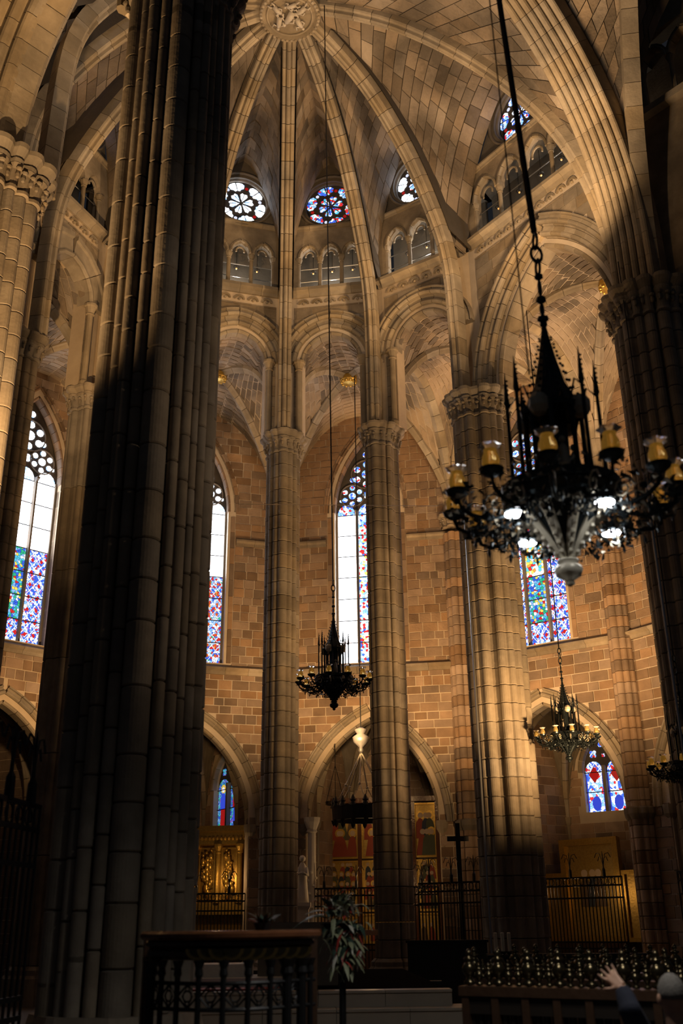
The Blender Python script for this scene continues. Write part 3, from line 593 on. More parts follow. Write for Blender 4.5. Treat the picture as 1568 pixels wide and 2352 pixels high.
    # roundel wall under the vault
    a0 = web_edge(ka)[0]; pw = 1.5; zap = 26.15; rr = 0.86 if L < 4 else 0.92; zc = 24.5; ucr = uc if L < 4 else uc - 0.55
    uu = sorted(set([0.0, L] + [L*i/24 for i in range(25)] + [ucr + (rr + 0.05)*math.sin(PI*(i/20 - .5)) for i in range(21)]))
    top = []
    for u in uu:
        x = max(0.0, min(1.0, min(u, L - u)/(L/2))); s = x**(1/pw); top.append(max(23.45, 20.6 + (zap - 20.6)*(1 - (1 - s)**pw) + 0.08))
    ch = [math.sqrt(max(0, (rr + 0.05)**2 - (u - ucr)**2)) for u in uu]; mb = MB()
    strip(mb, pl, uu, [23.4]*len(uu), [max(23.4, min(t_, zc - c_)) for t_, c_ in zip(top, ch)], 0.0, -0.4)
    strip(mb, pl, uu, [min(max(23.4, zc + c_), t_) for t_, c_ in zip(top, ch)], top, 0.0, -0.4)
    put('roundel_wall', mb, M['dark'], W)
    roundel(pl, ucr, zc, rr, gm, cm, {'BC': 'white-glazed rose window beside the foreground pillar', 'CD': 'red and blue rose window above the central chandelier', 'DE': 'half-hidden white rose window right of the red one', 'EF': 'bluish rose window high over the wide arch at right'}.get(ka + kb, 'rose window in the apse side ' + lab))
    # webs: two half cells
    V = thing('ceiling', pl.pt(uc, 25.5, 2.0), 'stone vault cell of the apse ' + lab, 'vault', 'vault cells around the carved boss', 'structure')
    m2 = pl.pt(uc, 0)[:2]; rd = ridge(m2, zap); lim = 150 if detail else 0
    for k in (ka, kb): web_patch(V, web_edge(k), rd, pw, limit=lim)
    return pl, W
SPEC = {'BC': ('g_wht', 'g_wht'), 'CD': ('g_rose', 'g_rose'), 'DE': ('g_wht', 'g_wht2'), 'EF': ('g_wht2', 'g_wht2'), 'NG': ('g_wht', 'g_wht2'), 'GI': ('g_wht', 'g_wht2')}
APL = {}
for ka, kb in ('BC', 'CD', 'DE', 'AB', 'HA', 'IH', 'GI'):
    g = SPEC.get(ka + kb, ('g_wht2', 'g_wht2'))
    APL[ka+kb] = apse_bay(ka, kb, 0.92 if ka + kb != 'DE' else 1.0, 18.2, 1.02, 3, M[g[0]], M[g[1]], detail=ka + kb in ('BC', 'CD', 'DE', 'IH'))
WIDE = ((0, 0.30, -0.45, 0.05), (0.30, 0.32, -0.35, 0.18), (0.62, 0.28, -0.2, 0.30))
APL['EF'] = apse_bay('E', 'F', 2.05, ZC, 3.5, 5, M['g_wht2'], M['g_wht2'], True, WIDE)
APL['NG'] = apse_bay('N', 'G', 2.0, ZC, 3.5, 5, M['g_wht'], M['g_wht2'], True, WIDE)
po = Plane(COL['N'], COL['G'], HUB - (HUB - mid(COL['N'], COL['G']))*3); WO = APL['NG'][1]
for off, tk, b0, b1 in ((0.0, 0.30, 0.40, 0.62), (0.30, 0.32, 0.40, 0.80), (0.62, 0.30, 0.40, 0.98)): arch_ring(WO, po, po.L/2, 2.0, ZC, 3.5, off, tk, b0, b1, M['rib'], 0.5, 0.07, 'outer_voussoir')
# great transverse arch of the choir and the cells against it
tp = Plane(COL['F'], COL['N'], HUB); LT = tp.L
T = thing('trim_transverse_arch', tp.pt(LT/2, 25, 0), 'broad many-rolled transverse arch springing from the dark right pillar', 'vault arch', None, 'structure')
hwT, ZT, RT = LT/2 - 0.75, ZC + 1.2, 6.9
def multi_roll(w_, t_, n=5, r=0.09):
    out = [(t_, -w_/2)]
    for i in range(n):
        c = -w_/2 + w_*(i + .5)/n
        out += [(0.05, c - r*1.05)] + [(-r*(1.0 + 0.6*(1 - abs(2*i - n + 1)/(n - 1)))*math.sin(q) , c - r*math.cos(q)) for q in (0.35, 0.9, PI/2, PI - 0.9, PI - 0.35)] + [(0.05, c + r*1.05)]
    return out + [(t_, w_/2)]
def roll_arch(parent, pl_, uc, w_, zs, h, dep, prof, mat, vl=0.6, stilt=0.0):
    for hi_, half in enumerate(arch_curve(w_, h, 30, 0.0)):
        pts = [(x, z) for (x, z), _ in half]; nrm = [q for _, q in half]
        if stilt: pts = [(pts[0][0], -stilt)] + pts; nrm = [nrm[0]] + nrm
        path = [pl_.pt(uc + x, zs + z, dep) for x, z in pts]; ln = np.concatenate([[0], np.cumsum([math.dist(p, q) for p, q in zip(path[:-1], path[1:])])]); k = max(2, round(ln[-1]/vl)); A_ = np.array(path); NX = np.array(nrm)
        for j in range(k):
            ss = np.linspace(ln[-1]*j/k + .005, ln[-1]*(j+1)/k - .005, 3)
            put('voussoir', MB().sweep([np.array([np.interp(q, ln, A_[:, i]) for i in range(3)]) for q in ss], [pl_.d3()*np.interp(q, ln, NX[:, 0]) + np.array([0, 0, 1.0])*np.interp(q, ln, NX[:, 1]) for q in ss], [pl_.n3()]*3, prof), mat, parent)
roll_arch(T, tp, LT/2, hwT, ZT, RT, -0.1, multi_roll(1.15, 0.6, 6, 0.085), M['rib'], 0.65, 1.2)
def t_curve(k, dep, up=0.5):           # upper edge of the transverse arch from pillar k to its apex
    half = arch_curve(hwT, RT, 24, 0.0)[0 if k == 'F' else 1]; return [tp.pt(LT/2 + x + nx*up, ZT + z + nz*up, dep) for (x, z), (nx, nz) in half[6:]]
V = thing('ceiling', p3(HUB - AX*2, 25.8), 'broad vault cell of squared stones between the boss and the transverse arch', 'vault', 'vault cells around the carved boss', 'structure')
for k in 'FN': web_patch(V, [p for p in web_edge(k)[1:] if p[2] > 20.2], t_curve(k, 0.3), 1.0, limit=280, course=0.5)
# the next bay of the nave, on the near side of the transverse arch
HUB2 = HUB - AX*11.5; F2 = COL['F'] - AX*11.0
T2 = thing('trim_rib', p3(COL['F'], ZC), 'dark diagonal rib of the nearer vault above the far-right pillar', 'vault rib', None, 'structure')
v = HUB2 - COL['F']; lv = np.hypot(*v); v = v/lv
nb = [np.array([*(COL['F'] + v*(0.55 + (lv - 0.5)*(1 - math.cos(s*PI/2))**1.0)), ZC + (25.6 - ZC)*math.sin(s*PI/2)**0.95]) for s in np.linspace(0, 1, 30)]
rib_path(T2, nb, np.array([-v[1], v[0]]), TRIPLE, M['rib'], 0.6)
V2 = thing('ceiling', p3(HUB2 + RN*3, 25.8), 'shadowed nearer vault cell above the far-right pillar', 'vault', 'vault cells of the nearer bay', 'structure')
ne = [p + np.array([0, 0, 0.15]) for p in nb[8:]]
web_patch(V2, ne, t_curve('F', -0.6), 1.0, limit=150)
sp_ = Plane(COL['F'], F2, HUB2)
web_patch(V2, ne, [np.array([*(sp_.pt(sp_.L/2, 0)[:2]*(1-s) + HUB2*s), 26.0]) for s in np.linspace(0, 1, 10)], 1.4, limit=60)
W = thing('wall_nave_right', sp_.pt(2, 20, 0), 'shadowed nave wall with gallery beyond the far-right pillar', 'wall', None, 'structure')
mb = MB(); us = [0] + [sp_.L/2 + 3.3*math.sin(PI*(i/20 - .5)) for i in range(21)] + [sp_.L]
strip(mb, sp_, us, [ZC] + [ZC + az_(u - sp_.L/2, 3.3, 4.0) for u in us[1:-1]] + [ZC], [20.9]*23, 0, -0.5); strip(mb, sp_, [0, sp_.L], [23.3]*2, [26.2]*2, 0, -0.5); strip(mb, sp_, [0, 0.7], [20.9]*2, [23.3]*2, 0, -.3)
strip(mb, sp_, [-.1, sp_.L + .1], [20.6]*2, [24]*2, -1.3, -1.45); put('wall_core', mb, M['ashlar'], W)
for off, tk, b0, b1 in WIDE: arch_ring(W, sp_, sp_.L/2, 3.3, ZC, 4.0, off, tk, b0, b1, M['rib'], 0.8)
for j in range(6):
    c = sp_.pt(0.7 + 0.85*j, 0, -0.1); put('gallery_column', MB().lathe([(0.11, 20.9), (0.07, 21.1), (0.065, 22.1), (0.13, 22.28)], 9, (c[0], c[1], 0)), M['rib'], W)
    arch_ring(W, sp_, 0.7 + 0.85*(j + .5), 0.36, 22.28, 0.55, 0.0, 0.1, -0.2, 0.06, M['rib'], 0.35, 0.03, 'gallery_voussoir')
mb = MB(); mb.box(sp_.pt(sp_.L/2, 20.82, 0.05), (sp_.L, 0.4, 0.2), sp_.ang()); put('string_course', mb, M['rib'], W)
# ------------------------------------------------------------------ ambulatory vaults and outer walls
ZW = 14.95
def amb_vault(ki, kj, label, detail=True, H=4.25, zs=15.1):
    a, b, c, d = COL[ki], COL[kj], OUT[kj], OUT[ki]
    V = thing('ceiling', p3((a + b + c + d)/4, 19.2), label, 'vault', 'vaults of the ambulatory', 'structure')
    def bl(u, v): s, t_ = (u + 1)/2, (v + 1)/2; return (a*(1-s) + b*s)*(1-t_) + (d*(1-s) + c*s)*t_
    prof = lambda x: H*(1 - min(1.0, abs(x))**2.3)**0.72
    def S(u, v): return np.array([*bl(u, v), zs + max(prof(min(1, abs(u))), prof(min(1, abs(v))))])
    n = 12; g = [[S(-1 + 2*i/n, -1 + 2*j/n) for j in range(n+1)] for i in range(n+1)]
    mb = MB().add([p for r in g for p in r], [(i*(n+1)+j, i*(n+1)+j+1, (i+1)*(n+1)+j+1, (i+1)*(n+1)+j) for i in range(n) for j in range(n)]); put('web_backing', mb, M['vmort'], V)
    rg = random.Random(ord(ki)); blocks = []; N = 13
    for web in range(4):
        for i in range(N):                       # courses across each of the four webs
            w0, w1 = i/N, (i+1)/N
            for sgn in (-1, 1):
                pass
            k = max(1, round(N*(w0 + w1)/2*1.05)); off = (i % 2)*0.5/k
            cuts = [-1.0] + [q for q in (-1 + 2*(j/k + off) for j in range(1 if not off else 0, k)) if -0.97 < q < 0.97] + [1.0]
            for p, q in zip(cuts[:-1], cuts[1:]):
                cs = []
                for ww, x in ((w0 + 0.006, p), (w0 + 0.006, q), (w1 - 0.006, q), (w1 - 0.006, p)):
                    xx = x*ww + (0.006 if x == p else -0.006)
                    cs.append({0: (xx, ww), 1: (xx, -ww), 2: (ww, xx), 3: (-ww, xx)}[web])
                P0 = [S(*q_) for q_ in cs]; nr = np.cross(P0[2] - P0[0], P0[3] - P0[1]); l = np.linalg.norm(nr)
                if l < 1e-6: continue
                nr = nr/l; nr = nr if nr[2] < 0 else -nr; pr = 0.015 + 0.02*rg.random()
                blocks.append([x_ - nr*0.01 for x_ in P0] + [x_ + nr*pr for x_ in P0])
    emit_blocks(V, blocks, 'stone', M['web'], 270 if detail else 0)
    for su, sv in ((1, 1), (1, -1), (-1, 1), (-1, -1)):
        path = [S(su*x, sv*x) - np.array([0, 0, 0.02]) for x in np.linspace(1, 0.04, 16)]; sd = path[0][:2] - path[-1][:2]; sd = np.array([-sd[1], sd[0]])/np.hypot(*sd)
        pr = [(0.1, -0.14), (-0.02, -0.14), (-0.06, -0.09), (-0.1, -0.06), (-0.16, 0), (-0.1, 0.06), (-0.06, 0.09), (-0.02, 0.14), (0.1, 0.14)]
        if path[0][2] > 0: rib_path(V, path, sd if np.cross([*sd, 0], path[-1] - path[0])[2] > 0 else -sd, pr, M['rib'], 0.6 if detail else 3)
    p = S(0, 0); bo = put('vault_boss', MB().lathe([(0.02, -0.32), (0.2, -0.30), (0.3, -0.2), (0.3, -0.05), (0.2, 0.05)], 14, (p[0], p[1], p[2])), M['gold'], V)
    off = ROOTLOC[V.name]
    for j in range(10):
        q = 2*PI*j/10; link('boss_petal', MB().ball((p[0] + 0.24*math.cos(q) - off[0], p[1] + 0.24*math.sin(q) - off[1], p[2] - 0.25 - off[2]), 0.06, 6, 4).mesh('boss_petal'), M['gold'], bo)
    # transverse rib over the pillar line
    for k, sgn in ((ki, -1), (kj, 1)):
        path = [S(sgn*1.0, x)*np.array([1, 1, 0]) + np.array([0, 0, zs + prof(x)]) for x in np.linspace(-1, 1, 25)]; sd = COL[k] - OUT[k]; sd = np.array([-sd[1], sd[0]])/np.hypot(*sd)
        if sgn == -1 or kj in 'F': rib_path(V, path, sd if np.cross([*sd, 0], path[13] - path[11])[2] > 0 else -sd, [(0.15, -0.2), (-0.05, -0.2), (-0.12, -0.1), (-0.18, 0), (-0.12, 0.1), (-0.05, 0.2), (0.15, 0.2)], M['rib'], 0.6 if detail else 3)
amb_vault('B', 'C', 'rib-vaulted ambulatory bay seen behind the arch beside the foreground pillar'); amb_vault('C', 'D', 'ambulatory vault with gilded boss behind the central arch')
amb_vault('D', 'E', 'sharply lit ambulatory vault behind the arch left of the golden pillar'); amb_vault('E', 'F', 'bright warm ambulatory vault seen through the wide pointed arch at right')
amb_vault('A', 'B', 'dim ambulatory vault behind the foreground pillar', True); amb_vault('H', 'A', 'ambulatory vault above the tall window at left', True); amb_vault('G', 'N', 'aisle vault above the sunlit left pillar', True)
def lancet(pl, uc, label, mats, trac, num, hw=1.15, z0=9.85, zs=15.45, rise=2.9, dep=-0.38):
    t = thing('window_%d' % num, pl.pt(uc, z0, 0), label, 'stained-glass window', 'tall lancet windows', 'structure')
    mb = MB(); us = [uc + hw*math.sin(PI*(i/20 - .5)) for i in range(21)]
    strip(mb, pl, us, [zs - 0.05]*21, [zs + az_(u - uc, hw, rise) for u in us], dep, dep - 0.06); put('tracery_plate', mb, M['trac'], t)
    lw = 2*hw/3
    for j in range(3):
        c = uc - hw + lw*(j + 0.5); h = (zs - z0)/7; aw = lw/2 - 0.055
        for r in range(7):
            pane('glass_pane', [(c - aw, z0 + r*h + .015), (c + aw, z0 + r*h + .015), (c + aw, z0 + (r+1)*h - .015), (c - aw, z0 + (r+1)*h - .015)], pl, dep + 0.01, M[mats[j][r]], t)
        pane('glass_pane', [(c - aw, zs + .01)] + [(c + aw*math.cos(PI - PI*i/8), zs + 0.01 + 0.42*math.sin(PI*i/8)) for i in range(9)][1:-1] + [(c + aw, zs + .01)], pl, dep + 0.02, M[trac], t)
    for j in (1, 2):
        put('mullion', MB().rings([[pl.pt(uc - hw + lw*j + a, z_, dep + b) for a, b in ((-0.06, -0.05), (-0.03, 0.14), (0.03, 0.14), (0.06, -0.05))] for z_ in (z0, zs + 0.1)]), M['mull'], t)
        put('mullion_capital', MB().rings([[pl.pt(uc - hw + lw*j + a*s, z_, dep + b*s) for a, b in ((-0.06, -0.05), (-0.03, 0.14), (0.03, 0.14), (0.06, -0.05))] for z_, s in ((zs - 0.02, 1.0), (zs + 0.06, 1.6), (zs + 0.12, 1.7))]), M['mull'], t)
    for sg in (-1, 1): put('jamb_bar', MB().rings([[pl.pt(uc + sg*(hw - 0.02) + a, z_, dep + b) for a, b in ((-0.05, -0.05), (-0.05, 0.1), (0.05, 0.1), (0.05, -0.05))] for z_ in (z0, zs + 0.1)]), M['mull'], t)
    for r in range(8): put('saddle_bar', MB().tube([pl.pt(uc - hw, z0 + r*(zs - z0)/7, dep + 0.03), pl.pt(uc + hw, z0 + r*(zs - z0)/7, dep + 0.03)], 0.013, 4), M['lead'], t)
    for cx, cz, R in ((-0.54, 0.78, 0.31), (0.54, 0.78, 0.31), (0.0, 1.62, 0.40)):
        pane('tracery_pane', circ(uc + cx, zs + cz, 0.13*R/0.3, 12), pl, dep + 0.02, M[trac], t)
        for j in range(6): pane('tracery_pane', circ(uc + cx + R*math.cos(PI*j/3 + .5), zs + cz + R*math.sin(PI*j/3 + .5), 0.095*R/0.3, 10), pl, dep + 0.02, M[trac], t)
        put('tracery_ring', MB().rings([[pl.pt(uc + cx + (R*1.42 + .025*math.cos(b))*math.cos(a), zs + cz + (R*1.42 + .025*math.cos(b))*math.sin(a), dep + .02 + .04*math.sin(b)) for b in np.linspace(0, 2*PI, 6)[:-1]] for a in np.linspace(0, 2*PI, 25)], False, False), M['mull'], t)
    for cx, cz, r in ((0, 0.78, 0.14), (0, 2.42, 0.12), (-0.52, 1.42, 0.10), (0.52, 1.42, 0.10), (-0.96, 0.6, 0.06), (0.96, 0.6, 0.06)): pane('tracery_pane', circ(uc + cx, zs + cz, r, 10), pl, dep + 0.02, M[trac], t)
    return t
PIL = {}
def wall_pilaster(k, label):
    p = OUT[k]; v = HUB - p; a = math.atan2(v[1], v[0]); v = v/np.hypot(*v); c = p + v*0.05
    t = thing('wall_pilaster', p3(c, 0), label, 'pilaster', 'wall shafts between the chapels', 'structure')
    prof = polar(0.26, [(a + q, 0.30, 0.13 if abs(q) < .1 else 0.09) for q in (-1.3, -0.75, 0, 0.75, 1.3)], 72, a)
    n = 44; h = ZW/n; me = drum_mesh('drum', prof, h - 0.0)
    for i in range(n - 2): link('drum', me, M['brick'], t, (0, 0, i*h))
    capital(t, prof, ZW, M['ashlar'], 0.62, 12, 0.05)
    link('impost_band', MB().rings([ring_at(prof, 4.25, 1, 0.02), ring_at(prof, 4.4, 1, 0.1), ring_at(prof, 4.55, 1, 0.1), ring_at(prof, 4.6, 1, .02)]).mesh('impost_band'), M['dark'], t)
for k, l in (('C', 'wall shafts behind the slender left pillar'), ('D', 'wall shafts with capital between the chapel arches, left of the golden pillar'), ('E', 'tall wall shafts right of the bright three-light window'), ('B', 'wall shafts hidden behind the foreground pillar'), ('A', 'wall shafts beyond the far-left window')): wall_pilaster(k, l)
CH, CZS, CR = 2.15, 4.55, 3.35
def outer_wall(ki, kj, wname, label, limit, mats=None, trac=None, wlabel=None, num=0, hww=1.15):
    pl = Plane(OUT[ki], OUT[kj], HUB); L = pl.L; uc = L/2; ch = 2.32 if ki + kj == 'DE' else min(CH, L/2 - 0.55)
    W = thing(wname, pl.pt(uc, 0, 0), label, 'wall', 'outer walls of the ambulatory', 'structure')
    us = sorted(set([0.0, L] + [uc + ch*math.sin(PI*(i/30 - .5)) for i in range(31)] + [uc + hww*math.sin(PI*(i/20 - .5)) for i in range(21)])); mb = MB()
    lo = [CZS + az_(u - uc, ch + .06, CR + .08) if abs(u - uc) < ch - 1e-6 else CZS for u in us]; inw = [abs(u - uc) <= hww + 1e-6 for u in us]
    strip(mb, pl, us, lo, [9.85]*len(us), 0, -0.5); strip(mb, pl, [0, uc - ch], [0]*2, [CZS]*2, 0, -0.5); strip(mb, pl, [uc + ch, L], [0]*2, [CZS]*2, 0, -0.5)
    strip(mb, pl, [0, uc - hww], [9.85]*2, [19.7]*2, 0, -0.5); strip(mb, pl, [uc + hww, L], [9.85]*2, [19.7]*2, 0, -0.5)
    wu = [u for u in us if abs(u - uc) <= hww + 1e-6]; strip(mb, pl, wu, [15.45 + az_(u - uc, hww + .05, 3.0) for u in wu], [19.7]*len(wu), 0, -0.5)
    put('wall_core', mb, M['mortar'], W)
    rg = random.Random(ord(ki)*3); blocks = []; z = 0.0; ext = 0.52
    prof = lambda x: 15.1 + 4.25*(1 - min(1, abs(x))**2.3)**0.72
    while z < 19.2:
        h = rg.choice((0.27, 0.30, 0.33)); zm = z + h/2
        ivs = [[0.33, L - 0.33]]
        def cut(x0, x1):
            out = []
            for a, b in ivs:
                if x1 <= a or x0 >= b: out.append([a, b]); continue
                if x0 > a: out.append([a, x0])
                if x1 < b: out.append([x1, b])
            ivs[:] = out
        if z < CZS: cut(uc - ch - 0.02, uc + ch + 0.02)
        elif zm < CZS + CR + ext*1.25:
            lo_, hi_ = 0.0, ch + ext
            for _ in range(20):
                m_ = (lo_ + hi_)/2
                if CZS + az_(m_, ch + ext, CR + ext*1.15) > zm: lo_ = m_
                else: hi_ = m_
            cut(uc - hi_, uc + hi_)
        if z + h > 9.85 and z < 15.45: cut(uc - hww - 0.26, uc + hww + 0.26)
        elif 15.45 <= z < 18.9:
            lo_, hi_ = 0.0, hww + 0.4
            for _ in range(20):
                m_ = (lo_ + hi_)/2
                if 15.45 + az_(m_, hww + 0.4, 3.4) > zm: lo_ = m_
                else: hi_ = m_
            cut(uc - hi_, uc + hi_)
        if z > 15.1:
            x = 0.0
            while x < 0.99 and prof(x) > z + h*0.5: x += 0.02
            cut(-1, uc - x*L/2); cut(uc + x*L/2, L + 1)
        for a, b in ivs:
            u = a
            while u < b - 0.06:
                wd = min(rg.uniform(0.26, 0.62), b - u)
                if b - u - wd < 0.14: wd = b - u
                g = 0.017; pr = 0.014 + 0.022*rg.random(); q = [(u + g, z + g), (u + wd - g, z + g*rg.uniform(.6, 1.4)), (u + wd - g, z + h - g), (u + g, z + h - g*rg.uniform(.6, 1.4))]
                blocks.append([pl.pt(a_, b_, -0.01) for a_, b_ in q] + [pl.pt(a_, b_, pr) for a_, b_ in q]); u += wd
        z += h
    emit_blocks(W, blocks, 'brick', M['brick'], limit)
    for off, tk, b0, b1 in ((0, 0.26, -0.45, -0.02), (0.26, 0.24, -0.2, 0.12)): arch_ring(W, pl, uc, ch, CZS, CR, off, tk, b0, b1, M['rib'], 0.5, 0.05, 'voussoir', 0.0)
    for sg in (-1, 1):
        c = pl.pt(uc + sg*(ch + 0.1), 0, -0.1); put('jamb_shaft', MB().lathe([(0.2, 0), (0.2, 0.5), (0.12, 0.6), (0.12, 4.2), (0.2, 4.35), (0.22, 4.5), (0.22, 4.6)], 12, (c[0], c[1], 0)), M['rib'], W)
        for i in range(9):       # dressed stones round the window opening
            za, zb = 9.85 + 0.6*i + .006, 9.85 + 0.6*(i+1) - .006
            put('jamb_stone', MB().rings([[pl.pt(uc + sg*(hww + a), z_, b) for a, b in ((-0.0, -0.3), (0.0, -0.1), (0.07, -0.08), (0.10, 0.03), (0.25, 0.03), (0.25, -0.1))] for z_ in (za, zb)]), M['brick'], W)
    arch_ring(W, pl, uc, hww, 15.45, 2.9, 0.0, 0.25, -0.3, 0.0, M['brick'], 0.32, 0.04, 'window_voussoir'); arch_ring(W, pl, uc, hww, 15.45, 2.9, 0.27, 0.12, -0.05, 0.05, M['brick'], 0.32, 0.02, 'window_voussoir')
    for zz, f, nm, rngs in ((9.45, 0.22, 'string_stone', [(0.3, L - 0.3)]), (14.15, 0.14, 'ledge_stone', [(0.3, uc - hww - 0.3), (uc + hww + 0.3, L - 0.3)])):
        for a, b in rngs:
            k = max(1, round((b - a)/0.8))
            for j in range(k):
                ua, ub = a + (b - a)*j/k + .004, a + (b - a)*(j+1)/k - .004; pr = [(-0.1, zz), (f*0.4, zz), (f*0.5, zz + .1), (f, zz + 0.16), (f, zz + 0.22), (-0.05, zz + 0.36)]
                put(nm, MB().rings([[pl.pt(ua, z_, d_) for d_, z_ in pr], [pl.pt(ub, z_, d_) for d_, z_ in pr]]), M['ashlar'], W)
    if mats: lancet(pl, uc, wlabel, mats, trac, num, hww)
    return pl, W
P_, LT_, FG, FW, RD, ST = 'g_pale', 'g_lat', 'g_fig', 'g_figw', 'g_red', 'g_star'
OPL = {}
OPL['CD'] = outer_wall('C', 'D', 'wall_back', 'brick-coursed outer wall behind the central chandelier with blazing white window', 300, [[P_]*7, [RD]*7, [RD]*7], 'g_wht2', 'blazing white three-light window behind the central chandelier', 11)
OPL['DE'] = outer_wall('D', 'E', 'wall_back_right', 'warm-lit outer wall of coursed stone behind the large chandelier', 300, [[LT_]*7, [LT_, FG, FG, FW, FW, LT_, FG], [LT_]*7], 'g_wht2', 'colourful three-light window partly behind the large chandelier', 12)
OPL['BC'] = outer_wall('B', 'C', 'wall_back_left', 'outer wall of coursed stone just right of the foreground pillar', 220, [[ST]*7, [ST]*3 + [P_]*4, [ST]*4 + [P_]*3], 'g_wht', 'narrow slice of tall patterned window beside the foreground pillar', 13)
OPL['AB'] = outer_wall('A', 'B', 'wall_left', 'outer wall with tall window left of the foreground pillar', 150, [[LT_]*4 + [P_]*3, [LT_, FG, FG, FG, P_, P_, P_], [LT_]*4 + [P_]*3], 'g_wht', 'tall glaring window at far left with blue-green figures below', 14)
OPL['EF'] = outer_wall('E', 'F', 'wall_right', 'warm-lit outer wall of coursed stone at the right edge', 220, [[LT_]*7]*3, 'g_wht2', 'window hidden behind the dark right pillar', 15)
OPL['HA'] = outer_wall('H', 'A', 'wall_left', 'outer wall beyond the left edge', 60)

# ------------------------------------------------------------------ floor
mb = MB(); mb.box((0, 18, -0.1), (60, 60, 0.2)); tag(put('floor', mb, M['floor']), 'dark stone church floor lost in shadow', 'floor', None, 'structure')
